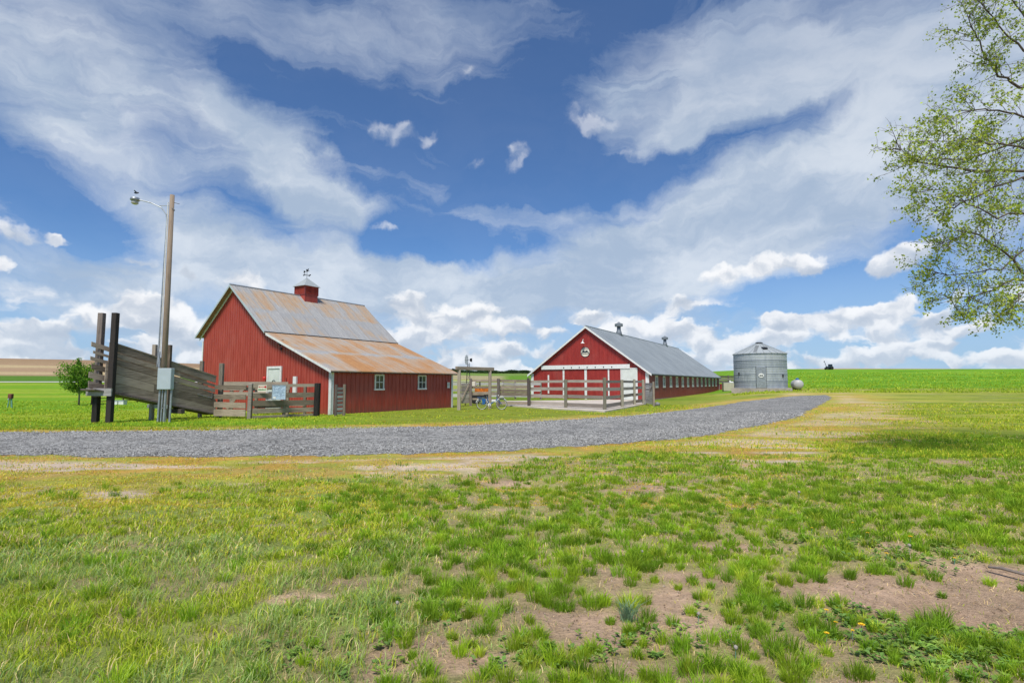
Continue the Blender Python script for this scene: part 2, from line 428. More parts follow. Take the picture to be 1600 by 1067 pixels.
M = {}
M['wood_h'] = wood('weathered_boards', (.17, .135, .10), (.43, .355, .28), 0)
M['wood_v'] = wood('weathered_posts', (.16, .13, .10), (.40, .34, .27), 2)
M['wood_chute'] = wood('chute_boards', (.15, .115, .085), (.43, .35, .275), 0)
M['wood_pale'] = wood('pale_boards', (.28, .27, .26), (.52, .51, .49), 0)
M['wood_pen'] = wood('pen_rails', (.22, .19, .165), (.45, .40, .35), 0)
M['wood_penpost'] = wood('pen_posts', (.16, .15, .11), (.33, .31, .24), 2)
M['tarred'] = wood('tarred_post', (.004, .0035, .0035), (.035, .027, .023), 2)
M['brownpost'] = wood('brown_post', (.07, .055, .05), (.22, .18, .16), 2)
M['pole'] = wood('pole_wood', (.10, .07, .05), (.28, .215, .155), 2)
M['white'] = plain('white_paint', (.72, .73, .72), .5, var=.12)
M['door'] = plain('door_paint', (.62, .66, .62), .5, var=.08, scale=3)
M['tin'] = plain('bright_tin', (.34, .375, .39), .7, 0, var=.12)
M['vent'] = plain('vent_steel', (.20, .225, .25), .5, .2, var=.2)
M['soffit'] = plain('soffit_boards', (.30, .20, .15), .8, var=.2)
M['galv'] = plain('galvanised', (.36, .39, .42), .42, .55, var=.2, scale=5)
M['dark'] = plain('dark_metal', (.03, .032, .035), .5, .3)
M['black'] = plain('black_rubber', (.015, .015, .016), .8)
M['grey'] = plain('grey_enamel', (.42, .49, .52), .45, .0, var=.06, scale=3)
M['conduit'] = plain('grey_conduit', (.36, .39, .42), .4, .4)
M['conc'] = plain('concrete', (.56, .50, .43), .9, var=.18, scale=1.2)
M['concdark'] = plain('old_concrete', (.36, .32, .28), .9, var=.25, scale=1.5)
M['beige'] = plain('beige_enamel', (.50, .46, .36), .5, var=.1)
M['blue'] = plain('blue_paint', (.02, .11, .32), .35)
M['darkblue'] = plain('dark_blue_paint', (.02, .035, .06), .4)
M['orange'] = plain('orange_paint', (.62, .17, .015), .5, var=.5, scale=9)
M['rustred'] = plain('rusty_pipe', (.16, .05, .035), .7, var=.4)
M['teal'] = plain('faded_green_paint', (.16, .34, .26), .6)
M['red_paint'] = plain('red_paint', (.55, .02, .02), .5)
M['ink'] = plain('dark_ink', (.012, .03, .045), .6)
M['greenink'] = plain('green_ink', (.10, .30, .14), .6)
M['blueboard'] = plain('bluish_board', (.42, .54, .68), .5, var=.18, scale=14)
M['cream'] = plain('cream_board', (.72, .66, .55), .6, var=.08)
M['stone'] = plain('grey_stone', (.22, .22, .22), .9, var=.4, scale=9)
M['glassbulb'] = plain('lamp_glass', (.5, .5, .45), .2, var=.1)
M['rubberw'] = plain('white_trim', (.7, .7, .7), .5)
m_, T_ = newmat('window_glass')
gn = T_.noise(T_.n('ShaderNodeTexCoord', None, out=3), 5, 3)
M['glass'] = finish(m_, T_, T_.mix(T_.mr(gn, .35, .65), (.015, .02, .02), (.05, .06, .055)), .08, 0, spec=.8)

def siding(name, a, b, dirt=.5):
    m, T = newmat(name)
    g = T.n('ShaderNodeTexCoord', None, out=3)
    n = T.noise(T.mapping(g, scale=(2.5, 2.5, .5)), 1.6, 5, .6)
    n2 = T.noise(g, .6, 4, .6)
    c = T.mix(T.mr(n, .3, .72), a, b)
    z = T.n('ShaderNodeSeparateXYZ', {0: g}, out=2)
    splash = T.m('MULTIPLY', T.mr(T.m('ADD', z, T.m('MULTIPLY', T.noise(g, 3, 4), .5)), .75, .2), dirt)
    c = T.mix(splash, c, (.20, .085, .06))
    c = T.mix(T.m('MULTIPLY', T.mr(n2, .5, .75), .25), c, (.38, .12, .10))
    return finish(m, T, c, .46, 0, n, .1, .01)
M['red1'] = siding('red_steel_siding', (.32, .040, .024), (.41, .066, .044))
M['red2'] = siding('red_board_siding', (.25, .020, .016), (.33, .032, .024))
M['redside'] = siding('brownish_red_siding', (.20, .026, .020), (.29, .05, .038), .8)  # darker, browner red than the long barn's front, with more splash at the foot

def rustroof(name, bias, zmid, band):
    m, T = newmat(name)
    g = T.n('ShaderNodeTexCoord', None, out=3)
    s = T.n('ShaderNodeSeparateXYZ', {0: g}, out=None)
    pid = T.m('FLOOR', T.m('DIVIDE', s.outputs[1], .86))
    row = T.m('GREATER_THAN', s.outputs[2], zmid)
    rnd = T.n('ShaderNodeTexWhiteNoise', {0: T.n('ShaderNodeCombineXYZ', {0: pid, 1: row, 2: 3.3})}, out=0, noise_dimensions='3D')
    n = T.noise(T.mapping(g, scale=(.35, 2.6, .35)), 1.6, 6, .62)
    n2 = T.noise(g, .55, 4, .6)
    f_ = T.m('ADD', T.m('MULTIPLY', n, .8), T.m('MULTIPLY', n2, .9))
    f_ = T.m('ADD', f_, T.m('MULTIPLY', T.m('SUBTRACT', rnd, .5), .20))
    f_ = T.m('ADD', f_, T.m('MULTIPLY', row, band))
    lap = T.mr(T.m('ABSOLUTE', T.m('SUBTRACT', s.outputs[2], zmid)), .16, .0)
    f_ = T.m('SUBTRACT', f_, T.m('MULTIPLY', lap, .30))
    f_ = T.m('ADD', f_, T.m('MULTIPLY', T.m('SUBTRACT', T.noise(T.mapping(g, scale=(.22, .5, .22)), 1.3, 3), .5), .9))
    r = T.mr(f_, bias, bias + .30)
    fine = T.noise(T.mapping(g, scale=(1, 12, 1)), 3, 5, .7)
    galv = T.mix(T.mr(fine, .3, .7), (.27, .27, .27), (.44, .435, .42))
    galv = T.mix(T.m('MULTIPLY', rnd, .45), galv, (.28, .285, .29))
    rc = T.mix(T.mr(fine, .3, .72), (.35, .155, .05), (.52, .285, .115))
    rc = T.mix(T.mr(f_, bias + .2, bias + .65), T.mix(.6, galv, (.46, .31, .17)), rc)
    c = T.mix(r, galv, rc)
    fr = T.m('FRACT', T.m('DIVIDE', s.outputs[1], .86))
    seam = T.mr(T.m('ABSOLUTE', T.m('SUBTRACT', fr, .5)), .478, .497)
    c = T.mix(T.m('MULTIPLY', seam, .55), c, (.12, .09, .07))
    return finish(m, T, c, .6, .0, fine, .1, .01)
M['roof_main'] = rustroof('rust_streaked_roof', .84, 5.95, .20)
M['roof_shed'] = rustroof('rusty_shed_roof', .43, 3.35, -.04)
def greyroof():
    m, T = newmat('grey_metal_roof')
    g = T.n('ShaderNodeTexCoord', None, out=3)
    n = T.noise(T.mapping(g, scale=(.4, 4, .4)), 1.5, 5, .6)
    n2 = T.noise(g, .35, 4, .6)
    c = T.mix(T.mr(T.m('ADD', T.m('MULTIPLY', n, .5), T.m('MULTIPLY', n2, .5)), .35, .65), (.20, .23, .25), (.29, .325, .345))
    return finish(m, T, c, .5, .2, n, .1, .01)
M['roof_grey'] = greyroof()
def bincol():
    m, T = newmat('corrugated_steel')
    g = T.n('ShaderNodeTexCoord', None, out=3)
    n = T.noise(T.mapping(g, scale=(1.2, 1.2, .35)), 2, 5, .65)
    ri = T.nodes.new('ShaderNodeNewGeometry').outputs['Random Per Island']
    v = T.m('ADD', n, T.m('MULTIPLY', T.m('SUBTRACT', ri, .5), .25))
    c = T.mix(T.mr(v, .35, .65), (.30, .34, .375), (.42, .46, .49))
    return finish(m, T, c, .5, .25, n, .1, .01)
M['bin'] = bincol()

# ground
def groundmat():
    m, T = newmat('ground_cover')
    g = T.n('ShaderNodeTexCoord', None, out=3)
    a = T.n('ShaderNodeVertexColor', None, layer_name='col')
    n = T.noise(g, 9, 8, .7)
    n2 = T.noise(g, .9, 6, .65)
    n3 = T.noise(g, 48, 4, .7)
    dist = T.vm('LENGTH', g, out=1)
    v = T.m('ADD', T.m('MULTIPLY', n, .55), T.m('MULTIPLY', n2, .55))
    v = T.m('ADD', v, T.m('MULTIPLY', T.m('SUBTRACT', n3, .5), .45))
    k = T.mr(v, .30, .82, .48, 1.5, smooth=False)
    kc = T.n('ShaderNodeCombineXYZ', {0: k, 1: k, 2: k})
    c = T.vm('MULTIPLY', a, kc)
    c = T.mix(T.m('MULTIPLY', T.mr(T.noise(g, 22, 5, .7), .56, .7), .35), c, (.40, .33, .18))
    return finish(m, T, c, .95, 0, T.m('ADD', n, T.m('MULTIPLY', n3, .5)), .9, .06, spec=.1)
M['ground'] = groundmat()
def gravelmat(name, a, b, stones=26):
    m, T = newmat(name)
    g = T.n('ShaderNodeTexCoord', None, out=3)
    vo = T.n('ShaderNodeTexVoronoi', {'Vector': g, 'Scale': stones}, out=None)
    vo2 = T.n('ShaderNodeTexVoronoi', {'Vector': g, 'Scale': stones * .45}, out=None)
    r = T.n('ShaderNodeSeparateColor', {0: vo.outputs['Color']})
    r2 = T.n('ShaderNodeSeparateColor', {0: vo2.outputs['Color']})
    n = T.noise(g, .7, 5, .6)
    v = T.m('ADD', T.m('MULTIPLY', r, .45), T.m('ADD', T.m('MULTIPLY', r2, .45), T.m('MULTIPLY', T.m('SUBTRACT', n, .5), .6)))
    c = T.mix(T.mr(v, .1, .85), a, b)
    c = T.mix(T.m('MULTIPLY', T.mr(n, .58, .72), .35), c, (.36, .30, .24))
    return finish(m, T, c, .9, 0, vo.outputs['Distance'], .9, .03)
M['gravel'] = gravelmat('crushed_gravel', (.055, .054, .050), (.47, .465, .44), 33)
M['farroad'] = plain('pale_gravel', (.62, .60, .56), .95, var=.1, scale=.5)
m_, T_ = newmat('stones')
ri_ = T_.nodes.new('ShaderNodeNewGeometry').outputs['Random Per Island']
M['stones'] = finish(m_, T_, T_.mix(ri_, (.07, .069, .065), (.50, .495, .475)), .85)

def leafmat(name, trans=.3, rough=.55):
    m, T = newmat(name)
    a = T.n('ShaderNodeVertexColor', None, layer_name='col')
    g = T.n('ShaderNodeTexCoord', None, out=3)
    n = T.noise(g, 3.0, 3)
    k = T.mr(n, .3, .7, .85, 1.15)
    c = T.vm('MULTIPLY', a, T.n('ShaderNodeCombineXYZ', {0: k, 1: k, 2: k}))
    b = T.n('ShaderNodeBsdfPrincipled', {'Base Color': c, 'Roughness': rough})
    b.node.inputs['Specular IOR Level'].default_value = .25
    t = T.n('ShaderNodeBsdfTranslucent', {0: c})
    mx = T.n('ShaderNodeMixShader', {0: trans, 1: b, 2: t})
    o = T.nodes.new('ShaderNodeOutputMaterial'); T.links.new(mx, o.inputs[0])
    return m
M['grass'] = leafmat('grass_blades', .35)
M['leaf'] = leafmat('leaves', .4)
M['bark'] = wood('bark', (.07, .055, .045), (.20, .165, .14), 2, .9)
M['bark2'] = wood('pale_bark', (.20, .15, .12), (.38, .30, .25), 2, .9)

# ------------------------------------------------------------------ ground meshes
def growth(a, b, s, g):
    out = [a]; 
    while out[-1] < b: out.append(out[-1] + s); s *= g
    return out
xs = np.arange(0, 13, .13)
xs = np.concatenate([xs, np.array(growth(13.2, 5000, .25, 1.075))])
gx = np.concatenate([-xs[:0:-1], xs])
gy_ = np.concatenate([-np.array(growth(0, 300, 1.5, 1.35))[::-1][:-1], np.arange(0, 2, .25), np.arange(2, 13.5, .10), np.array(growth(13.5, 62, .14, 1.012)), np.array(growth(62.6, 5000, .8, 1.035))])
gy_ = np.unique(np.round(gy_, 4))
GX, GY = np.meshgrid(gx, gy_)
rs = road_sd(GX, GY)
GZ = HT(GX, GY) + bumpz(GX, GY) * sstep(0.3, 1.2, rs)
GC = gcol(GX, GY)
ny, nx = GX.shape
V = np.stack([GX.ravel(), GY.ravel(), GZ.ravel()], 1)
idx = np.arange(ny * nx).reshape(ny, nx)
q = np.stack([idx[:-1, :-1], idx[:-1, 1:], idx[1:, 1:], idx[1:, :-1]], -1).reshape(-1, 4)
gro = mesh_from('ground', V, q.ravel(), np.full(len(q), 4), M['ground'], GC.reshape(-1, 3), True)
tag(gro, 'grassy farmyard ground running out to green and ploughed fields', 'ground', kind='structure')

def strip(name, A, B, n, m, mat, lift, edge=0.0):
    # a sheet between two polylines
    def resample(P, n):
        P = np.array(P); d = np.concatenate([[0], np.cumsum(np.hypot(*np.diff(P, axis=0).T))]); s = np.linspace(0, d[-1], n)
        return np.stack([np.interp(s, d, P[:, 0]), np.interp(s, d, P[:, 1])], 1)
    A = resample(A, n); B = resample(B, n)
    t = np.linspace(0, 1, m)[:, None, None]
    G_ = A[None] * (1 - t) + B[None] * t
    if edge:
        e = (fbm(G_[..., 0] * 1.7, G_[..., 1] * 1.7, 91, 4) - .5) * edge + (fbm(G_[..., 0] * 7, G_[..., 1] * 7, 95, 3) - .5) * edge * .35
        w = (np.abs(t[..., 0] - .5) * 2) ** 3
        G_[..., 1] += e * w
    X, Y = G_[..., 0], G_[..., 1]
    crown = .03 * (1 - (2 * t[..., 0] - 1) ** 2) if edge else 0
    Z = HT(X, Y) + lift + crown
    V = np.stack([X.ravel(), Y.ravel(), Z.ravel()], 1)
    idx = np.arange(m * n).reshape(m, n)
    q = np.stack([idx[:-1, :-1], idx[:-1, 1:], idx[1:, 1:], idx[1:, :-1]], -1).reshape(-1, 4)
    return mesh_from(name, V, q.ravel(), np.full(len(q), 4), mat, None, True)
rd = strip('gravel_road', FP, BP, 1000, 24, M['gravel'], .006, .9)
tag(rd, 'grey crushed gravel drive curving past the barns', 'road', kind='structure')
cr = strip('country_road', [(-330, 141), (-150, 143), (-60, 144), (0, 145)], [(-330, 147.5), (-150, 149.5), (-60, 150.5), (0, 151)], 120, 4, M['farroad'], .12)
tag(cr, 'pale country road crossing the field on the left', 'road', kind='structure')

# loose stones on the drive
def stones(n):
    X = rng.uniform(-19, 19, n * 3); Y = rng.uniform(10.5, 30, n * 3)
    rsd = road_sd(X, Y)
    keep = ((rsd < .05) | (rng.random(n * 3) < .35 * np.exp(-np.maximum(rsd, 0) / .22))) & (rng.random(n * 3) < np.clip(15 / Y, 0, 1) ** 2)
    X, Y = X[keep][:n], Y[keep][:n]
    # stray ones thrown on to the verge
    k = len(X); s = rng.uniform(.008, .019, k) * (1 + (Y - 11) * .05)
    base = np.array([(1, 0, 0), (0, 1, 0), (-1, 0, 0), (0, -1, 0), (0, 0, 1)], float)
    ang = rng.uniform(0, 2 * PI, k); ca, sa = np.cos(ang), np.sin(ang)
    st = rng.uniform(.6, 1.4, (k, 5))
    V = np.zeros((k, 5, 3))
    for i in range(5):
        b = base[i] * st[:, i][:, None] * s[:, None]
        V[:, i, 0] = X + b[:, 0] * ca - b[:, 1] * sa
        V[:, i, 1] = Y + b[:, 0] * sa + b[:, 1] * ca
        V[:, i, 2] = HT(X, Y) + .025 + b[:, 2]
    fc = np.array([(0, 1, 4), (1, 2, 4), (2, 3, 4), (3, 0, 4)])
    F_ = (fc[None] + (np.arange(k) * 5)[:, None, None]).reshape(-1)
    o = mesh_from('gravel_stones', V.reshape(-1, 3), F_, np.full(k * 4, 3), M['stones'])
    tag(o, 'loose grey stones covering the gravel drive', 'gravel', kind='stuff')
stones(45000)

# ------------------------------------------------------------------ grass
def blades(X, Y, h, w, lean, ang, C, z=None):
    k = len(X)
    Z = HT(X, Y) + bumpz(X, Y) - .004 if z is None else z
    wa = rng.uniform(0, 2 * PI, k)
    wx, wy = np.cos(wa) * w / 2, np.sin(wa) * w / 2
    lx, ly = np.cos(ang) * lean * h, np.sin(ang) * lean * h
    V = np.zeros((k, 5, 3))
    V[:, 0] = np.stack([X - wx, Y - wy, Z], 1); V[:, 1] = np.stack([X + wx, Y + wy, Z], 1)
    zm = Z + h * .6
    V[:, 2] = np.stack([X - wx * .8 + lx * .3, Y - wy * .8 + ly * .3, zm], 1); V[:, 3] = np.stack([X + wx * .8 + lx * .3, Y + wy * .8 + ly * .3, zm], 1)
    V[:, 4] = np.stack([X + lx, Y + ly, Z + h * np.sqrt(np.clip(1 - lean * lean * .35, .1, 1))], 1)
    CC = np.repeat(C[:, None, :], 5, 1)
    CC = CC * np.array((1.42, 1.34, 1.2)); CC[:, 4] *= 1.1
    return V.reshape(-1, 3), CC.reshape(-1, 3)
def pick(n, cols, wts):
    cols = np.array(cols); i = rng.choice(len(cols), n, p=np.array(wts) / sum(wts))
    return cols[i] * rng.uniform(.75, 1.3, (n, 1))
def region(n, y0, y1, xr=.98, pow_=1.0, x0=None, x1=None):
    u = rng.random(n) ** pow_
    Y = y0 + (y1 - y0) * u
    # widen with distance
    X = rng.uniform(-1, 1, n) * (Y * xr + .6)
    return X, Y
GRN = [(.21, .33, .02), (.29, .39, .025), (.16, .27, .015), (.36, .44, .04)]
BLU = [(.21, .33, .10), (.27, .39, .13), (.18, .30, .07), (.31, .41, .15)]
YEL = [(.42, .44, .04), (.50, .42, .05), (.36, .43, .04), (.55, .46, .10)]
DRY = [(.58, .48, .26), (.48, .38, .20), (.62, .53, .34)]
VS, CS = [], []
def add(*a, **k):
    v, c = blades(*a, **k); VS.append(v); CS.append(c)
def frontY(X): return np.interp(X, FP[:, 0], FP[:, 1])

# a) fresh green tufts over bare soil
def tufts(n, y0, y1, nb, rad, hh, wd):
    X, Y = region(n, y0, y1)
    p = sstep(-.42, -.02, X / Y + (fbm(X * .8, Y * .8, 101, 3) - .5) * .5) * .9 + .1
    p *= 1 - np.where((X < 2.2) | (Y > 6), .72, .95) * sstep(.35, .6, soil(X, Y))
    p *= sstep(.34, .52, fbm(X * .9, Y * 1.2, 103, 3)) * .5 + .5
    p *= (1 - .97 * vband(X, Y)) * (road_sd(X, Y) > .2)
    k = rng.random(n) < p; X, Y = X[k], Y[k]
    n = len(X)
    size = rng.uniform(.55, 1.35, n) * (.75 + .6 * fbm(X * .6, Y * .6, 105, 2))
    tc = pick(n, [(.17, .30, .018), (.22, .34, .02), (.13, .25, .015), (.30, .39, .035)], [4, 3, 3, 1])
    i = np.repeat(np.arange(n), nb)
    r_ = np.sqrt(rng.random(len(i))) * rad * size[i]; a = rng.uniform(0, 2 * PI, len(i))
    bx = X[i] + r_ * np.cos(a); by = Y[i] + r_ * np.sin(a) * .9
    h = hh * size[i] * rng.uniform(.55, 1.15, len(i)) * (1 - .35 * (r_ / (rad * size[i])) ** 2)
    lean = .15 + .75 * (r_ / (rad * size[i])) * rng.uniform(.4, 1.2, len(i))
    C = tc[i] * rng.uniform(.8, 1.25, (len(i), 1))
    add(bx, by, h, np.full(len(i), wd) * rng.uniform(.7, 1.3, len(i)), lean, a + rng.normal(0, .5, len(i)), C)
tufts(1700, 2.2, 5.0, 100, .046, .112, .0042)
tufts(4000, 5.0, 9.0, 46, .062, .098, .0072)
tufts(6500, 9.0, 17.0, 18, .10, .095, .013)
# b) carpet
def carpet(n, y0, y1, hh, wd, left=True):
    X, Y = region(n, y0, y1)
    t = X / Y
    nn = fbm(X * 1.6, Y * 1.9, 201, 4)
    clump = fbm(X * 5, Y * 6, 207, 3)
    so_ = soil(X, Y)
    p = (1 - sstep(-.30, .02, t + (fbm(X * .8, Y * .8, 101, 3) - .5) * .6)) * .8 + .34
    p = np.maximum(p, .95 * sstep(.15, .45, t) * sstep(5.5, 7.5, Y))
    p *= (1 - .92 * sstep(.3, .55, so_)) * (sstep(.32, .55, clump) * .8 + .2)
    p *= 1 - .92 * vband(X, Y)
    p *= road_sd(X, Y) > .05
    k = rng.random(n) < p
    X, Y, nn, t, clump = X[k], Y[k], nn[k], t[k], clump[k]
    n = len(X)
    C = pick(n, GRN + YEL[2:3], [2, 3, 1, 3, 2])
    bl = (fbm(X * .55 + 3, Y * .8, 211, 3) > .49) & (rng.random(n) < .7) & ((t < 0.1) | (rng.random(n) < .25))
    cb = pick(n, BLU, [3, 3, 2, 2]); C[bl] = cb[bl]
    ye = (rng.random(n) < sstep(4.5, 8.0, Y) * (1 - sstep(.0, .25, t)) * sstep(.40, .55, fbm(X * .7, Y * 1.5, 213, 3)) + .04)
    cy = pick(n, YEL, [3, 2, 3, 1]); C[ye] = cy[ye]
    dr = rng.random(n) < np.where(t > -.2, .26, .10)
    cdr = pick(n, DRY, [1, 1, 1]); C[dr] = cdr[dr]
    h = hh * rng.uniform(.4, 1.15, n) * (.55 + .9 * clump) * np.where(ye, .6, 1) * np.where(t > -.15, .5, 1)
    add(X, Y, h, wd * rng.uniform(.7, 1.4, n), rng.uniform(.3, 1.0, n), rng.normal(.3, 1.9, n), C)
carpet(105000, 2.2, 5.0, .088, .0048)
carpet(150000, 5.0, 9.0, .075, .0080)
carpet(120000, 9.0, 17.0, .058, .013)
# c) withered litter lying flat
n = 26000
X, Y = region(n, 2.2, 10)
k = rng.random(n) < .3 + .5 * (soil(X, Y) > .3); X, Y = X[k], Y[k]; n = len(X)
add(X, Y, rng.uniform(.015, .05, n), np.full(n, .004) * (Y / 4) ** .6, rng.uniform(1, 2.6, n), rng.uniform(0, 2 * PI, n), pick(n, DRY + [(.22, .26, .08)], [2, 3, 1, 2]))
# d) verge and yard beyond
def far(n, y0, y1, xa, xb, hh, cols, wts, dens=.5, scale=.5, road=.1, green=1):
    Y = y0 + (y1 - y0) * rng.random(n) ** 1.6
    X = rng.uniform(xa, xb, n) * Y
    s_ = road_sd(X, Y)
    p = (s_ > road) * sstep(dens - .12, dens + .12, fbm(X * scale, Y * scale * 2, 301, 4))
    p = p * (1 - green * .85 * vband(X, Y))
    k = rng.random(n) < p; X, Y = X[k], Y[k]; n = len(X)
    w = .0013 * Y * rng.uniform(.6, 1.3, n)
    add(X, Y, hh * rng.uniform(.4, 1.1, n), w, rng.uniform(.2, .9, n), rng.normal(0, 2, n), pick(n, cols, wts))
far(130000, 7.2, 15, -1.05, .62, .030, YEL + [(.50, .32, .07), (.56, .43, .2)], [4, 3, 3, 2, 5, 3], .54, 1.6, green=0)
far(30000, 14, 40, .2, .8, .035, YEL + [(.50, .32, .07), (.56, .43, .2)], [5, 3, 5, 2, 3, 2], .44, 1.2, green=0)
far(60000, 12, 40, .25, 1.05, .10, GRN + YEL[:2], [3, 4, 1, 4, 2, 1], .47, .4)
far(30000, 16.5, 34, -1.05, .35, .07, GRN + YEL[:2] + [(.42, .27, .05)], [3, 3, 1, 3, 3, 1, 1], .5, .8, .3)
far(26000, 19, 50, -1.05, -.3, .09, GRN, [3, 4, 1, 3], .46, .4)
far(22000, 60, 130, .4, 1.0, .22, GRN, [3, 4, 2, 2], .5, .4)
Vg = np.concatenate(VS); Cg = np.concatenate(CS)
k = len(Vg) // 5
o5 = (np.arange(k) * 5)[:, None]
F_ = (np.array([0, 1, 3, 2, 2, 3, 4])[None] + o5).ravel()
lt = np.tile([4, 3], k)
gr = mesh_from('grass', Vg, F_, lt, M['grass'], Cg)
tag(gr, 'green tufts and blades of grass growing over the yard', 'grass', kind='stuff')
print('blades', k)

def crumbs(n):
    X, Y = region(n, 2.3, 9)
    k = rng.random(n) < sstep(.25, .5, soil(X, Y)) * .8 + .06; X, Y = X[k], Y[k]; k = len(X)
    s_ = rng.uniform(.003, .011, k) * (Y / 4) ** .5
    base = np.array([(1, 0, -.2), (0, 1, -.2), (-1, 0, -.2), (0, -1, -.2), (0, 0, .7)], float)
    st = rng.uniform(.6, 1.4, (k, 5)); Z = HT(X, Y) + bumpz(X, Y)
    V = np.zeros((k, 5, 3))
    for i in range(5):
        V[:, i] = np.stack([X, Y, Z], 1) + base[i] * (st[:, i] * s_)[:, None]
    fc = np.array([(0, 1, 4), (1, 2, 4), (2, 3, 4), (3, 0, 4)])
    C = np.array([(.44, .32, .22), (.34, .24, .16), (.52, .42, .32)])[rng.integers(0, 3, k)] * rng.uniform(.7, 1.2, (k, 1))
    o = mesh_from('soil_crumbs', V.reshape(-1, 3), (fc[None] + (np.arange(k) * 5)[:, None, None]).reshape(-1), np.full(k * 4, 3), M['ground'], np.repeat(C, 5, 0))
    tag(o, 'crumbs of dry soil and grit on the bare patches', 'soil', kind='stuff')
crumbs(30000)

# low broad-leaved weeds, right foreground
def weeds():
    V, C = [], []
    spots = []
    for (px, py, r_, n) in [(1350, 985, .40, 60), (1480, 1005, .55, 130), (1420, 1020, .35, 60), (1570, 1000, .4, 80), (1340, 960, .3, 40), (1400, 885, .5, 50), (1450, 870, .5, 50), (1300, 850, .6, 60), (1500, 1030, .5, 80), (640, 960, .6, 40), (1180, 960, .5, 40), (500, 1030, .5, 40), (1060, 1000, .4, 40), (850, 1020, .5, 50), (1000, 820, 1.2, 60), (1200, 800, 1.0, 60)]:
        c = gpt(px, py)
        for _ in range(n):
            a = random.uniform(0, 2 * PI); q = r_ * math.sqrt(random.random())
            spots.append((c.x + q * math.cos(a), c.y + q * math.sin(a) * .5))
    for (x, y) in spots:
        z = hz(x, y) + float(bumpz(np.array([x]), np.array([y]))[0])
        bc = random.choice([(.18, .33, .07), (.22, .37, .06), (.15, .27, .06), (.30, .42, .08)])
        for j in range(random.randint(4, 8)):
            a = random.uniform(0, 2 * PI); L = random.uniform(.018, .045); w = L * random.uniform(.22, .4); up = random.uniform(.15, .9)
            dx, dy = math.cos(a), math.sin(a)
            h0 = random.uniform(.003, .035)
            p = [(x, y, z + h0), (x + dx * L * .5 - dy * w, y + dy * L * .5 + dx * w, z + h0 + L * up * .5), (x + dx * L, y + dy * L, z + h0 + L * up * .55), (x + dx * L * .5 + dy * w, y + dy * L * .5 - dx * w, z + h0 + L * up * .5)]
            V += p; k_ = random.uniform(.8, 1.25); C += [tuple(v * k_ for v in bc)] * 4
    n_ = len(V) // 4
    o = mesh_from('weeds', V, np.arange(n_ * 4), np.full(n_, 4), M['grass'], np.array(C))
    tag(o, 'low broad-leaved weeds spreading between the grass tufts', 'weeds', kind='stuff')
weeds()

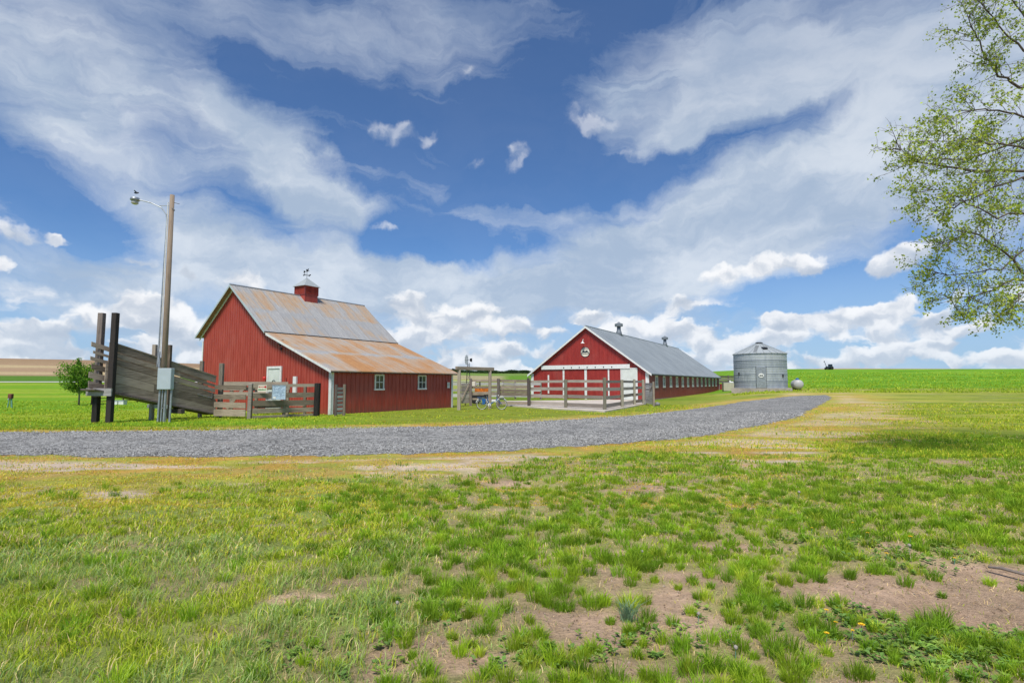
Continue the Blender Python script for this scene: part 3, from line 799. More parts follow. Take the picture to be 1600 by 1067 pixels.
# ------------------------------------------------------------------ mesh builder
class MB:
    def __init__(s): s.v = []; s.f = []
    def raw(s, vs, fs):
        b = len(s.v); s.v += [tuple(v) for v in vs]; s.f += [tuple(b + i for i in f) for f in fs]; return s
    def box(s, x0, x1, y0, y1, z0, z1):
        return s.raw([(x0, y0, z0), (x1, y0, z0), (x1, y1, z0), (x0, y1, z0), (x0, y0, z1), (x1, y0, z1), (x1, y1, z1), (x0, y1, z1)],
                     [(3, 2, 1, 0), (4, 5, 6, 7), (0, 1, 5, 4), (1, 2, 6, 5), (2, 3, 7, 6), (3, 0, 4, 7)])
    def bar(s, p, q, w, h, up=(0, 0, 1), taper=1.0):
        # board from p to q: w across, h along up
        p, q, up = Vector(p), Vector(q), Vector(up)
        d = (q - p).normalized(); side = d.cross(up).normalized(); u = side.cross(d).normalized()
        vs = []
        for c, k in ((p, 1), (q, taper)):
            for a, b in ((-1, -1), (1, -1), (1, 1), (-1, 1)): vs.append(c + side * a * w / 2 * k + u * b * h / 2 * k)
        return s.raw(vs, [(3, 2, 1, 0), (4, 5, 6, 7), (0, 1, 5, 4), (1, 2, 6, 5), (2, 3, 7, 6), (3, 0, 4, 7)])
    def vboard(s, p, q, z0, z1, th):
        # board standing on edge along p-q (any ground slope), z0..z1 above p and q
        p, q = Vector(p), Vector(q); d = (q - p); d.z = 0; d.normalize(); n = Vector((-d.y, d.x, 0)) * th / 2
        P_ = []
        for c in (p, q):
            for sgn in (-1, 1):
                for z in (z0, z1): P_.append(Vector((c.x, c.y, c.z + z)) + n * sgn)
        return s.raw(P_, [(0, 1, 5, 4), (2, 6, 7, 3), (0, 2, 3, 1), (4, 5, 7, 6), (1, 3, 7, 5), (0, 4, 6, 2)])
    def tube(s, pts, r, n=8, caps=True):
        pts = [Vector(p) for p in pts]; rs_ = r if isinstance(r, (list, tuple)) else [r] * len(pts)
        b = len(s.v); prev = None
        for i, p in enumerate(pts):
            d = (pts[min(i + 1, len(pts) - 1)] - pts[max(i - 1, 0)]).normalized()
            if prev is None:
                a = Vector((0, 0, 1)) if abs(d.z) < .9 else Vector((1, 0, 0)); x = d.cross(a).normalized()
            else: x = (prev - d * prev.dot(d)).normalized()
            prev = x; y = d.cross(x)
            for k in range(n):
                t = 2 * PI * k / n; s.v.append(tuple(p + (x * math.cos(t) + y * math.sin(t)) * rs_[i]))
        for i in range(len(pts) - 1):
            for k in range(n):
                k2 = (k + 1) % n; s.f.append((b + i * n + k, b + i * n + k2, b + (i + 1) * n + k2, b + (i + 1) * n + k))
        if caps: s.f.append(tuple(b + k for k in range(n - 1, -1, -1))); s.f.append(tuple(b + (len(pts) - 1) * n + k for k in range(n)))
        return s
    def lathe(s, prof, n=24, c=(0, 0, 0)):
        b = len(s.v)
        for (r, z) in prof:
            for k in range(n):
                t = 2 * PI * k / n; s.v.append((c[0] + r * math.cos(t), c[1] + r * math.sin(t), c[2] + z))
        for i in range(len(prof) - 1):
            for k in range(n):
                k2 = (k + 1) % n; s.f.append((b + i * n + k, b + i * n + k2, b + (i + 1) * n + k2, b + (i + 1) * n + k))
        s.f.append(tuple(b + k for k in range(n - 1, -1, -1))); s.f.append(tuple(b + (len(prof) - 1) * n + k for k in range(n)))
        return s
    def prism(s, poly, off):
        # planar polygon extruded by the vector off
        n = len(poly); off = Vector(off); P_ = [Vector(p) for p in poly]
        return s.raw(P_ + [p + off for p in P_], [tuple(range(n - 1, -1, -1)), tuple(range(n, 2 * n))] + [(i, (i + 1) % n, n + (i + 1) % n, n + i) for i in range(n)])
    def build(s, name, mat, parent=None, smooth=False, bevel=0):
        me = bpy.data.meshes.new(name); me.from_pydata(s.v, [], s.f); me.update()
        me.materials.append(M[mat] if isinstance(mat, str) else mat)
        import bmesh
        bm = bmesh.new(); bm.from_mesh(me); bmesh.ops.recalc_face_normals(bm, faces=bm.faces); bm.to_mesh(me); bm.free()
        if smooth: me.polygons.foreach_set('use_smooth', [True] * len(me.polygons)); me.update()
        o = bpy.data.objects.new(name, me); col.objects.link(o)
        if parent: o.parent = parent
        if bevel:
            md = o.modifiers.new('bevel', 'BEVEL'); md.width = bevel; md.segments = 1; md.limit_method = 'ANGLE'
        return o
def thing(name, loc, label, cat, rz=0, group=None):
    o = bpy.data.objects.new(name, None); col.objects.link(o); o.location = loc; o.rotation_euler = (0, 0, rz)
    o.empty_display_size = .3
    return tag(o, label, cat, group)
jit = lambda a: random.uniform(-a, a)

# ================================================================== RED BARN WITH THE RUSTY ROOF
# local frame: x to the right along the gable front (front corner at x = 0), y away from the camera
B1 = thing('red_barn', (-9.34, 28.26, 0), 'tall red barn with rust-streaked tin roof, lean-to side and cupola', 'barn', rz=-.553)
W1, L1 = 12.05, 10.12
RX, RZ, EZ = -8.87, 7.56, 4.55           # ridge, main eaves
EXR, EXL = -5.28, -12.46                 # main eave edges
def main_z(x): return RZ - abs(x - RX) * (RZ - EZ) / 3.59
SHT = (EZ - .12 - 2.26) / (5.28 - .15 + .35)
def shed_z(x): return 2.26 + (.35 - x) * SHT
def roofz1(x): return main_z(x) - .07 if x < EXR + .1 else min(shed_z(x), 9) - .07
def gable_wall(xl, xr, y0, y1, zf, breaks, base=-.15):
    xs_ = sorted([xl, xr] + [b for b in breaks if xl < b < xr])
    top = [(x, y0, zf(x)) for x in xs_]
    return [(xl, y0, base), (xr, y0, base)] + top[::-1], (0, y1 - y0, 0)
def ribs_front(mb, xl, xr, y, zf, step, w=.035, d=.022, base=-.1, skip=None):
    x = xl + step
    while x < xr - .02:
        z0 = base
        mb.prism([(x - w / 2, y, z0), (x + w / 2, y, z0), (x + w / 4, y - d, z0), (x - w / 4, y - d, z0)], (0, 0, zf(x) - z0 - .01)); x += step
def ribs_side(mb, x, y0, y1, z1, step, w=.035, d=.022, base=-.1):
    y = y0 + step
    while y < y1 - .02:
        mb.prism([(x, y - w / 2, base), (x + d, y - w / 4, base), (x + d, y + w / 4, base), (x, y + w / 2, base)], (0, 0, z1 - base)); y += step
poly, off = gable_wall(-W1, 0, 0, .12, roofz1, [RX, EXR + .1, EXR + .101])
mb = MB().prism(poly, off); ribs_front(mb, -W1, 0, 0, roofz1, .235); mb.build('front_wall', 'red1', B1)
mb = MB().prism([(p[0], L1 - .12, p[2]) for p in poly], (0, .12, 0)); mb.build('rear_wall', 'red1', B1)
mb = MB().box(-.12, 0, .12, L1 - .12, -.15, 2.33); ribs_side(mb, 0, .1, L1, 2.33, .31); mb.build('side_wall', 'red1', B1)
MB().box(-W1, -W1 + .12, .12, L1 - .12, -.15, EZ - .1).build('far_wall', 'red1', B1)
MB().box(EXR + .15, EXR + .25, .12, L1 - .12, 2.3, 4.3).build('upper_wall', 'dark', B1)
def roof_slab(name, pts_top, mat, parent, y0, y1, th=.05, ribs=.43, rd=.012):
    # pts_top: (x, z) eave -> ridge
    (xa, za), (xb, zb) = pts_top
    mb = MB()
    mb.prism([(xa, y0, za), (xb, y0, zb), (xb, y0, zb - th), (xa, y0, za - th)], (0, y1 - y0, 0))
    y = y0 + ribs / 2
    nz = 1
    while y < y1:
        mb.prism([(xa, y - .02, za + .001), (xa, y + .02, za + .001), (xa, y, za + rd)], (xb - xa, 0, zb - za)); y += ribs
    return mb.build(name, mat, parent)
rr_ = roof_slab('roof', ((EXR, EZ), (RX, RZ)), 'roof_main', B1, -.32, L1 + .32)
rl_ = roof_slab('roof', ((EXL, EZ), (RX, RZ)), 'roof_main', B1, -.32, L1 + .32)
sr_ = roof_slab('shed_roof', ((.35, 2.26), (EXR - .02, shed_z(EXR - .02))), 'roof_shed', B1, -.32, L1 + .32, ribs=.43)
MB().tube([(RX, -.34, RZ + .01), (RX, L1 + .34, RZ + .01)], .05, 8).build('ridge_cap', 'galv', B1)
# white barge boards, soffit and corner boards
for a, b in (((EXL, EZ), (RX, RZ)), ((EXR, EZ), (RX, RZ))):
    MB().prism([(a[0], -.30, a[1] - .055), (b[0], -.30, b[1] - .055), (b[0], -.30, b[1] - .085), (a[0], -.30, a[1] - .085)], (0, .28, 0)).build('soffit', 'soffit', B1)
    MB().prism([(a[0], -.345, a[1] + .01), (b[0], -.345, b[1] + .01), (b[0], -.345, b[1] - .13), (a[0], -.345, a[1] - .13)], (0, .022, 0)).build('barge_board', 'grey', B1)
    MB().prism([(a[0], -.045, a[1] - .09), (b[0], -.045, b[1] - .09), (b[0], -.045, b[1] - .24), (a[0], -.045, a[1] - .24)], (0, .02, 0)).build('rake_trim', 'white', B1)
a, b = (.35, 2.26), (EXR + .12, shed_z(EXR + .12))
MB().prism([(a[0], -.345, a[1] + .01), (b[0], -.345, b[1] + .01), (b[0], -.345, b[1] - .12), (a[0], -.345, a[1] - .12)], (0, .022, 0)).build('barge_board', 'white', B1)
MB().box(EXR - .02, EXR + .01, -.34, L1 + .34, EZ - .17, EZ - .01).build('eave_board', 'dark', B1)
mb = MB(); mb.box(-.12, .07, -.05, -.025, -.1, 2.38).box(.024, .05, -.024, .14, -.1, 2.33); mb.build('corner_board', 'white', B1)
MB().box(.024, .05, L1 - .14, L1 + .03, -.1, 2.3).build('corner_board', 'white', B1)
MB().box(-W1 - .05, -W1 + .04, -.045, -.02, -.1, EZ - .3).build('corner_board', 'white', B1)
y = .2
while y < L1:
    MB().prism([(.02, y, 2.37), (.31, y, 2.22), (.31, y, 2.15), (.02, y, 2.24)], (0, .05, 0)).build('rafter_tail', 'white', B1); y += .78
mb = MB().box(.31, .335, -.3, L1 + .3, 2.16, 2.235); mb.build('fascia', 'dark', B1)
# door in the gable front
def frame_xz(mb, x0, x1, z0, z1, y, t, d, sill=True):
    mb.box(x0, x1, y - d, y, z1 - t, z1); mb.box(x0, x0 + t, y - d, y, z0, z1 - t); mb.box(x1 - t, x1, y - d, y, z0, z1 - t)
    if sill: mb.box(x0, x1, y - d, y, z0, z0 + t)
    return mb
dr = MB().box(-5.17, -4.13, -.055, -.03, 0.02, 2.42); dr.box(-5.05, -4.25, -.062, -.0555, 1.1, 2.3).build('door', 'door', B1)
mb = frame_xz(MB(), -5.3, -4.0, 0, 2.56, -.024, .13, .07, False); mb.build('door_frame', 'white', B1)
MB().tube([(-4.66 + .16 * math.cos(t), -.075, 1.62 + .16 * math.sin(t)) for t in np.linspace(0, PI, 9)], .016, 6).build('door_handle', 'dark', B1)
# windows on the lean-to side
def side_window(y0, y1, z0, z1, parent, x=.0, bars=1, hb=1, t=.085):
    w = thing('window', (0, 0, 0), None, None); del_keys(w); w.parent = parent
    mb = MB(); mb.box(x, x + .055, y0, y1, z1 - t, z1).box(x, x + .075, y0 - .03, y1 + .03, z0, z0 + t).box(x, x + .055, y0, y0 + t, z0 + t, z1 - t).box(x, x + .055, y1 - t, y1, z0 + t, z1 - t)
    mb.build('window_frame', 'white', w)
    MB().box(x, x + .026, y0 + t, y1 - t, z0 + t, z1 - t).build('pane', 'glass', w)
    mb = MB(); ym = (y0 + y1) / 2; zm = (z0 + z1) / 2
    if bars: mb.box(x + .027, x + .046, ym - .016, ym + .016, z0 + t, z1 - t)
    if hb: mb.box(x + .027, x + .049, y0 + t, y1 - t, zm - .018, zm + .018)
    mb.build('glazing_bar', 'white', w)
    return w
def del_keys(o):
    for k in list(o.keys()): del o[k]
side_window(3.02, 3.75, 1.22, 2.12, B1)
side_window(6.65, 7.42, 1.22, 2.12, B1)
# cupola
cz, cy = RZ, 5.15
h_ = .52
mb = MB().box(RX - h_, RX + h_, cy - h_, cy + h_, cz - .55, cz + .68)
for i in range(9):
    z = cz + .13 + i * .058
    mb.prism([(RX + h_, cy - h_ + .09, z), (RX + h_ + .03, cy - h_ + .09, z - .01), (RX + h_, cy - h_ + .09, z + .035)], (0, 2 * h_ - .18, 0))
    mb.prism([(RX - h_ + .09, cy - h_, z), (RX - h_ + .09, cy - h_ - .03, z - .01), (RX - h_ + .09, cy - h_, z + .035)], (2 * h_ - .18, 0, 0))
cup = mb.build('cupola', 'red1', B1)
mb = MB().box(RX - h_ - .03, RX + h_ + .035, cy - h_ - .035, cy + h_ + .03, cz + .04, cz + .09)
for sx, sy in ((1, -1), (1, 1), (-1, -1)): mb.box(RX + sx * h_ - .04, RX + sx * h_ + .04, cy + sy * h_ - .04, cy + sy * h_ + .04, cz + .09, cz + .66)
mb.build('cupola_trim', 'redside', cup)
q_ = h_ + .14; zt = cz + .66
MB().raw([(RX - q_, cy - q_, zt), (RX + q_, cy - q_, zt), (RX + q_, cy + q_, zt), (RX - q_, cy + q_, zt), (RX, cy, zt + .66)], [(3, 2, 1, 0), (0, 1, 4), (1, 2, 4), (2, 3, 4), (3, 0, 4)]).build('cupola_roof', 'tin', cup)
mb = MB().tube([(RX, cy, zt + .5), (RX, cy, zt + 1.28)], .014, 6)
for a in (0, PI / 2):
    c_, s_ = math.cos(a + .3), math.sin(a + .3)
    mb.tube([(RX - .24 * c_, cy - .24 * s_, zt + .84), (RX + .24 * c_, cy + .24 * s_, zt + .84)], .011, 6)
for a in range(4):
    c_, s_ = math.cos(a * PI / 2 + .3), math.sin(a * PI / 2 + .3); mb.box(RX + .26 * c_ - .03, RX + .26 * c_ + .03, cy + .26 * s_ - .03, cy + .26 * s_ + .03, zt + .81, zt + .88)
mb.tube([(RX - .3, cy, zt + 1.1), (RX + .26, cy, zt + 1.1)], .012, 6)
mb.prism([(RX - .36, cy, zt + 1.02), (RX - .22, cy, zt + 1.05), (RX - .22, cy, zt + 1.17), (RX - .36, cy, zt + 1.2)], (0, .02, 0))
mb.prism([(RX - .08, cy, zt + 1.11), (RX + .1, cy, zt + 1.11), (RX + .16, cy, zt + 1.3), (RX + .05, cy, zt + 1.22), (RX - .1, cy, zt + 1.27)], (0, .025, 0))
mb.build('weathervane', 'dark', cup)
# lantern, conduit and small fittings on the front
mb = MB().lathe([(.02, .0), (.14, -.04), (.16, -.10), (.05, -.16), (.05, -.22), (.01, -.24)], 10, (-4.02, -.20, 3.92)).tube([(-4.02, -.0, 4.0), (-4.02, -.2, 3.96)], .03, 6).tube([(-4.12, -.03, 3.6), (-4.12, -.03, 3.45)], .06, 6)
mb.build('wall_lamp', 'dark', B1)
MB().box(-3.68, -3.58, -.06, -.025, 1.72, 1.9).build('outlet_box', 'redside', B1)
mb = MB().box(-2.93, -2.66, -.12, -.025, 1.1, 1.98); mb.build('meter_box', 'white', B1)
mb = MB().lathe([(.09, 0), (.11, .14), (.06, .2)], 12, (-5.42, -.14, 1.78)); mb.build('warning_bell', 'red_paint', B1)

# ================================================================== LONG BARN
B2 = thing('long_barn', (12.61, 50.25, 0), 'long low red barn with grey metal roof, row of windows and round emblem', 'barn', rz=-.514)
W2, L2, EZ2, RZ2 = 12.2, 39.4, 2.5, 7.2
RX2 = -W2 / 2
def roofz2(x): return RZ2 - abs(x - RX2) * (RZ2 - EZ2) / (W2 / 2 + .3) - .07
poly, off = gable_wall(-W2, 0, 0, .12, roofz2, [RX2])
mb = MB().prism(poly, off); ribs_front(mb, -W2, 0, 0, roofz2, .41, .04, .02); mb.build('front_wall', 'red2', B2)
MB().prism([(p[0], L2 - .12, p[2]) for p in poly], (0, .12, 0)).build('rear_wall', 'red2', B2)
mb = MB().box(-.12, 0, .12, L2 - .12, -.15, 2.55); ribs_side(mb, 0, .1, L2, 2.55, .36, .04, .025); mb.build('side_wall', 'redside', B2)
MB().box(-W2, -W2 + .12, .12, L2 - .12, -.15, 2.55).build('far_wall', 'redside', B2)
roof_slab('roof', ((.3, EZ2), (RX2, RZ2)), 'roof_grey', B2, -.3, L2 + .3, .06, .6, .025)
roof_slab('roof', ((-W2 - .3, EZ2), (RX2, RZ2)), 'roof_grey', B2, -.3, L2 + .3, .06, .6, .025)
MB().tube([(RX2, -.32, RZ2), (RX2, L2 + .32, RZ2)], .07, 8).build('ridge_cap', 'roof_grey', B2)
for sx, a in ((1, .3), (-1, -W2 - .3)):
    MB().prism([(a, -.33, EZ2 - .02), (RX2, -.33, RZ2 - .02), (RX2, -.33, RZ2 - .22), (a, -.33, EZ2 - .22)], (0, .025, 0)).build('barge_board', 'white', B2)
    MB().prism([(a, -.30, EZ2 - .065), (RX2, -.30, RZ2 - .065), (RX2, -.30, RZ2 - .09), (a, -.30, EZ2 - .09)], (0, .28, 0)).build('soffit', 'white', B2)
MB().box(-.34, -.02, -.05, -.022, -.1, 2.62).build('corner_board', 'white', B2)
MB().box(-W2 + .0, -W2 + .28, -.05, -.022, -.1, 2.62).build('corner_board', 'white', B2)
MB().box(.02, .05, L2 - .3, L2, .1, 2.5).build('corner_board', 'white', B2)
MB().box(.28, .305, -.3, L2 + .3, EZ2 - .16, EZ2 - .065).build('fascia', 'dark', B2)
MB().box(.0, .06, .1, L2, -.15, .12).build('footing', 'concdark', B2)
# sliding door track and battens
def fx(px):      # front-wall x of the long barn seen at a pixel column
    t = ray(px, 590); t = t[0] / t[1]
    ca, sa = math.cos(.514), math.sin(.514)
    return -(12.61 - t * 50.25) / (ca + t * sa)   # along +x: X = 12.61 + x ca, Y = 50.25 - x sa
xa, xb = fx(847), fx(985)
mb = MB().box(xa, xb, -.16, -.025, 3.0, 3.08).box(xa, xb, -.16, -.14, 3.08, 3.34).box(xa, xb, -.16, -.024, 3.34, 3.40)
mb.build('door_track', 'white', B2)
for i in range(7):
    x = xa + (xb - xa) * (.27 + .09 * i); MB().box(x - .05, x + .05, -.18, -.162, 3.10, 3.22).build('track_roller', 'dark', B2)
for px, w in ((881, .18), (915.5, .24), (951.3, .14)):
    x = fx(px); MB().box(x - w / 2, x + w / 2, -.075, -.024, .1, 2.98).build('door_batten', 'white', B2)
for a, b in ((fx(847) + .1, fx(881) - .1), (fx(881) + .1, fx(915) - .13), (fx(915.5) + .13, fx(951) - .08), (fx(951.3) + .08, fx(970))):
    mb = MB().box(a, b, -.05, -.023, .12, 2.95)
    x = a + .2
    while x < b: mb.box(x - .01, x + .01, -.058, -.0505, .12, 2.95); x += .3
    mb.build('sliding_door', 'red2', B2)
x0, x1 = fx(971.5), fx(995.5)
MB().box(x0, x1, -.09, -.052, .1, 2.98).build('door', 'door', B2)
frame_xz(MB(), x0 - .08, x1 + .06, .02, 3.05, -.0515, .07, .055, False).build('door_frame', 'white', B2)
x = fx(857.5); MB().box(x - .08, x + .08, -.09, -.06, .6, 2.45).build('door_post', 'white', B2)
for k in range(13):
    y = 2.0 + 2.83 * k
    side_window(y, y + .9, 1.18, 2.38, B2, 0, 1 if k < 6 else 0, 1, .17)
# emblem and lamp
ex, ez, er = fx(915), 4.66, .45
em = MB().prism([(ex + er * math.cos(t), -.045, ez + er * math.sin(t)) for t in np.linspace(0, 2 * PI, 33)[:-1]], (0, .02, 0)).build('round_sign', 'cream', B2)
mb = MB()
mb.prism([(ex - .36, -.056, ez - .02), (ex + .36, -.056, ez - .02), (ex + .24, -.056, ez + .10), (ex + .12, -.056, ez + .17), (ex + .02, -.056, ez + .06), (ex - .04, -.056, ez + .06), (ex - .14, -.056, ez + .17), (ex - .24, -.056, ez + .10)], (0, .01, 0))
mb.box(ex - .40, ex + .40, -.056, -.046, ez - .20, ez - .16).box(ex - .40, ex + .40, -.056, -.046, ez - .055, ez - .03)
mb.box(ex - .40, ex - .33, -.056, -.046, ez - .16, ez - .055).box(ex + .33, ex + .40, -.056, -.046, ez - .16, ez - .055).box(ex - .015, ex + .015, -.056, -.046, ez - .16, ez - .055)
for a in np.linspace(R(48), R(132), 9):
    c = (ex + .36 * math.cos(a), ez + .36 * math.sin(a)); mb.box(c[0] - .018, c[0] + .018, -.056, -.046, c[1] - .03, c[1] + .03)
mb.build('emblem', 'ink', em)
MB().raw(*[[(ex + (er + (.03 if j else 0)) * math.cos(t), -.05 + .02 * i, ez + (er + (.03 if j else 0)) * math.sin(t)) for i in (0, 1) for j in (0, 1) for t in np.linspace(0, 2 * PI, 33)[:-1]],
    [(b + k, b + (k + 1) % 32, c + (k + 1) % 32, c + k) for b, c in ((0, 32), (32, 96), (96, 64), (64, 0)) for k in range(32)]]).build('sign_rim', 'ink', em)
mb = MB().lathe([(.04, .0), (.06, -.08), (.20, -.22), (.19, -.23)], 16, (ex - .12, -.38, 5.72)).tube([(ex - .12, -.02, 5.75), (ex - .12, -.25, 5.9), (ex - .12, -.38, 5.70)], .022, 6)
mb.build('barn_lamp', 'white', B2)
# roof ventilators
for i, y in enumerate((9.9, 31.0)):
    z = RZ2
    mb = MB().lathe([(.42, -.35), (.30, .25), (.22, .45), (.22, .9)], 18, (RX2, y, z)); v_ = mb.build('roof_vent', 'vent', B2, True)
    MB().lathe([(.22, .84), (.45, .86), (.46, 1.16), (.38, 1.18), (.16, 1.27), (.08, 1.38)], 18, (RX2, y, z)).build('vent_cap', 'vent', v_)
mb = MB().tube([(-W2 + 3, 5, 5.0), (-W2 + 3, 5, 5.9)], .03, 6).tube([(-W2 + 2.8, 5, 5.8), (-W2 + 3.2, 5, 5.8)], .03, 6); mb.build('vent_pipe', 'galv', B2)
mb = MB().box(-.2, .9, L2 + .05, L2 + 1.0, .1, 1.55); mb.build('end_bin', 'redside', B2)

# ================================================================== GRAIN BIN
bc = at(1188.5, 609, 67.5)
gz = hz(bc.x, bc.y)
BN = thing('grain_bin', (bc.x, bc.y, gz), 'round corrugated steel grain bin with conical roof beside the drive', 'grain bin')
br_, bh = 3.02, 4.15
zb = 1.6 + (599 - 606.3) * 64.3 / 853 - gz
mb = MB()
nr_, seg = 5, 56
for r_i in range(nr_):
    z0 = zb + bh * r_i / nr_; z1 = zb + bh * (r_i + 1) / nr_
    prof = []
    for j in range(21):
        z = z0 + (z1 - z0 - .004) * j / 20; prof.append((br_ + .008 * math.sin(j / 20 * 8 * PI) + (.012 if j < 1 else 0), z))
    b = len(mb.v)
    for (r_, z) in prof:
        for k in range(seg): t = 2 * PI * k / seg; mb.v.append((r_ * math.cos(t), r_ * math.sin(t), z))
    for i in range(20):
        for k in range(seg): k2 = (k + 1) % seg; mb.f.append((b + i * seg + k, b + i * seg + k2, b + (i + 1) * seg + k2, b + (i + 1) * seg + k))
mb.build('bin_wall', 'bin', BN)
mb = MB()
for r_i in range(1, nr_): mb.lathe([(br_ + .03, zb + bh * r_i / nr_ - .02), (br_ + .03, zb + bh * r_i / nr_ + .02)], 56)
mb.build('ring_seams', 'vent', BN)
rh = 1.28
n = 24
mb = MB()
for k in range(n):
    a, b = 2 * PI * k / n, 2 * PI * (k + 1) / n
    rb, rt = br_ + .12, .42
    P_ = [(rb * math.cos(a), rb * math.sin(a), zb + bh - .02), (rb * math.cos(b), rb * math.sin(b), zb + bh - .02), (rt * math.cos(b), rt * math.sin(b), zb + bh + rh), (rt * math.cos(a), rt * math.sin(a), zb + bh + rh)]
    mb.raw(P_, [(0, 1, 2, 3)])
    mb.bar(Vector(P_[0]) + Vector((0, 0, .03)), Vector(P_[3]) + Vector((0, 0, .03)), .05, .06)
rf = mb.build('bin_roof', 'tin', BN)
MB().lathe([(.46, zb + bh + rh - .06), (.46, zb + bh + rh + .10), (.3, zb + bh + rh + .2)], 20).build('roof_cap', 'dark', rf)
mb = MB()
for i in range(6):      # ladder steps up the roof and a hatch
    u = .10 + .12 * i; a = R(-124)
    r_ = br_ + .12 + (.42 - br_ - .12) * u; z = zb + bh + rh * u + .07
    c = Vector((r_ * math.cos(a), r_ * math.sin(a), z)); t = Vector((-math.sin(a), math.cos(a), 0)) * .2
    mb.bar(c - t, c + t, .04, .04)
mb.build('roof_ladder', 'black', rf)
a = R(-97); c = Vector((2.0 * math.cos(a), 2.0 * math.sin(a), zb + bh + rh * .47 + .06))
MB().bar(c + Vector((-.3, 0, 0)), c + Vector((.3, 0, 0)), .5, .1, Vector((0, -.4, 1))).build('roof_hatch', 'dark', rf)
def on_bin(ang, w, z0, z1, d, name, mat, parent=BN):
    a = R(ang); n_ = Vector((math.cos(a), math.sin(a), 0)); t = Vector((-n_.y, n_.x, 0)) * w / 2
    c = n_ * (br_ - .06)
    return MB().prism([c - t + Vector((0, 0, z0)), c + t + Vector((0, 0, z0)), c + t + Vector((0, 0, z1)), c - t + Vector((0, 0, z1))], n_ * (.06 + d)).build(name, mat, parent)
AV = -90 - 19.2      # towards the camera
d_ = on_bin(AV - 3, 1.08, zb + .03, zb + 2.5, .06, 'door', 'galv')
on_bin(AV - 3 - 10, .07, zb, zb + 2.56, .10, 'door_post', 'dark'); on_bin(AV - 3 + 10, .07, zb, zb + 2.56, .10, 'door_post', 'dark')
on_bin(AV - 55, .1, zb + 1.55, zb + 1.9, .12, 'hasp', 'dark'); on_bin(AV + 48, .1, zb + 1.25, zb + 1.65, .12, 'hasp', 'dark')
a = R(AV - 3); n_ = Vector((math.cos(a), math.sin(a), 0)); t_ = Vector((-n_.y, n_.x, 0)); c = n_ * (br_ + .085) + Vector((0, 0, zb + 1.5))
s_ = MB().prism([c + t_ * .3 * math.cos(u) + Vector((0, 0, .26 * math.sin(u))) for u in np.linspace(0, 2 * PI, 25)[:-1]], n_ * .03).build('round_sign', 'white', BN)
c2_ = c + n_ * .034
MB().prism([c2_ + t_ * x + Vector((0, 0, z)) for x, z in ((-.2, -.08), (.2, -.08), (.2, 0), (.1, .07), (0, .01), (-.1, .07), (-.2, 0))], n_ * .01).build('emblem', 'ink', s_)
mb = MB().box(-3.2, 3.35, -3.2, 3.2, -1.0, zb); k_ = -math.atan2(bc.x, bc.y)
mb.v = [(x * math.cos(k_) - y * math.sin(k_), x * math.sin(k_) + y * math.cos(k_), z) for x, y, z in mb.v]; mb.build('concrete_base', 'concdark', BN)

# ================================================================== small things round the bin
p = gpt(1131, 611.6); q = gpt(1150, 612)
ca = thing('utility_cabinet', (p.x, p.y, hz(p.x, p.y)), 'beige metal utility cabinet between the long barn and the grain bin', 'cabinet', rz=-.1)
MB().box(0, 1.5, 0, .9, .08, 1.22).build('cabinet_body', 'beige', ca, bevel=.02)
MB().box(-.02, 1.52, -.02, .92, 1.225, 1.27).build('lid', 'white', ca)
MB().box(1.505, 1.53, .1, .8, .2, 1.1).build('side_sheet', 'white', ca)  # white sheet, makes the right face paler than the beige body
MB().box(0.05, 1.45, .05, .85, -.2, .08).build('base', 'concdark', ca)
mb = MB().box(.9, 1.4, .2, .6, 1.275, 1.42).lathe([(.1, 1.42), (.13, 1.5), (.05, 1.56)], 12, (1.0, .4, 0)); mb.build('vent_box', 'white', ca)
c = at(1247.5, 600.5, 66.0)
pt = thing('propane_tank', (c.x, c.y, hz(c.x, c.y)), 'pale grey propane tank seen end on, right of the grain bin', 'tank')
zz = c.z - hz(c.x, c.y)
prof = [(.57 * math.sin(a), -.35 * math.cos(a)) for a in np.linspace(0.02, PI / 2, 8)] + [(.57 * math.cos(a), 2.4 + .35 * math.sin(a)) for a in np.linspace(0, PI / 2 - .02, 8)]
mb = MB().lathe(prof, 28); mb.v = [(x, z, zz + y) for x, y, z in mb.v]; 
k_ = R(-20); mb.v = [(x * math.cos(k_) - y * math.sin(k_), x * math.sin(k_) + y * math.cos(k_), z) for x, y, z in mb.v]
mb.build('tank_shell', plain('tank_paint', (.42, .42, .42), .45, var=.06), pt, True)
MB().lathe([(.2, 0), (.2, .12), (.12, .2), (.02, .22)], 16, (.12, .45, zz + .55)).build('valve_dome', 'blue', pt)
for y in (.2, 1.9): MB().box(-.4 + y * .36, .35 + y * .36, y, y + .15, -.3, zz - .45).build('leg', 'dark', pt)

p = gpt(1293, 582)
tx = at(1295, 581, 150)
tr = thing('tractor', (tx.x, tx.y, hz(tx.x, tx.y)), 'dark blue tractor with a raised boom far off on the green hill', 'tractor', rz=.1)
tr.scale = (.6, .6, .6)
MB().box(-1.2, .5, -.5, .5, .8, 1.5).build('hood', 'darkblue', tr, bevel=.1)
MB().box(.2, 1.5, -.7, .7, .9, 2.5).build('cab', 'darkblue', tr, bevel=.1)
for x, r_ in ((1.0, .75), (-.9, .5)):
    for y in (-.85, .85): MB().tube([(x, y - .2, r_), (x, y + .2, r_)], r_, 20).build('wheel', 'black', tr)
MB().bar((-1.0, 0, 1.2), (-2.0, 0, 4.0), .14, .14).bar((-2.0, 0, 4.0), (-2.2, 0, 3.4), .14, .14).build('boom', 'dark', tr)

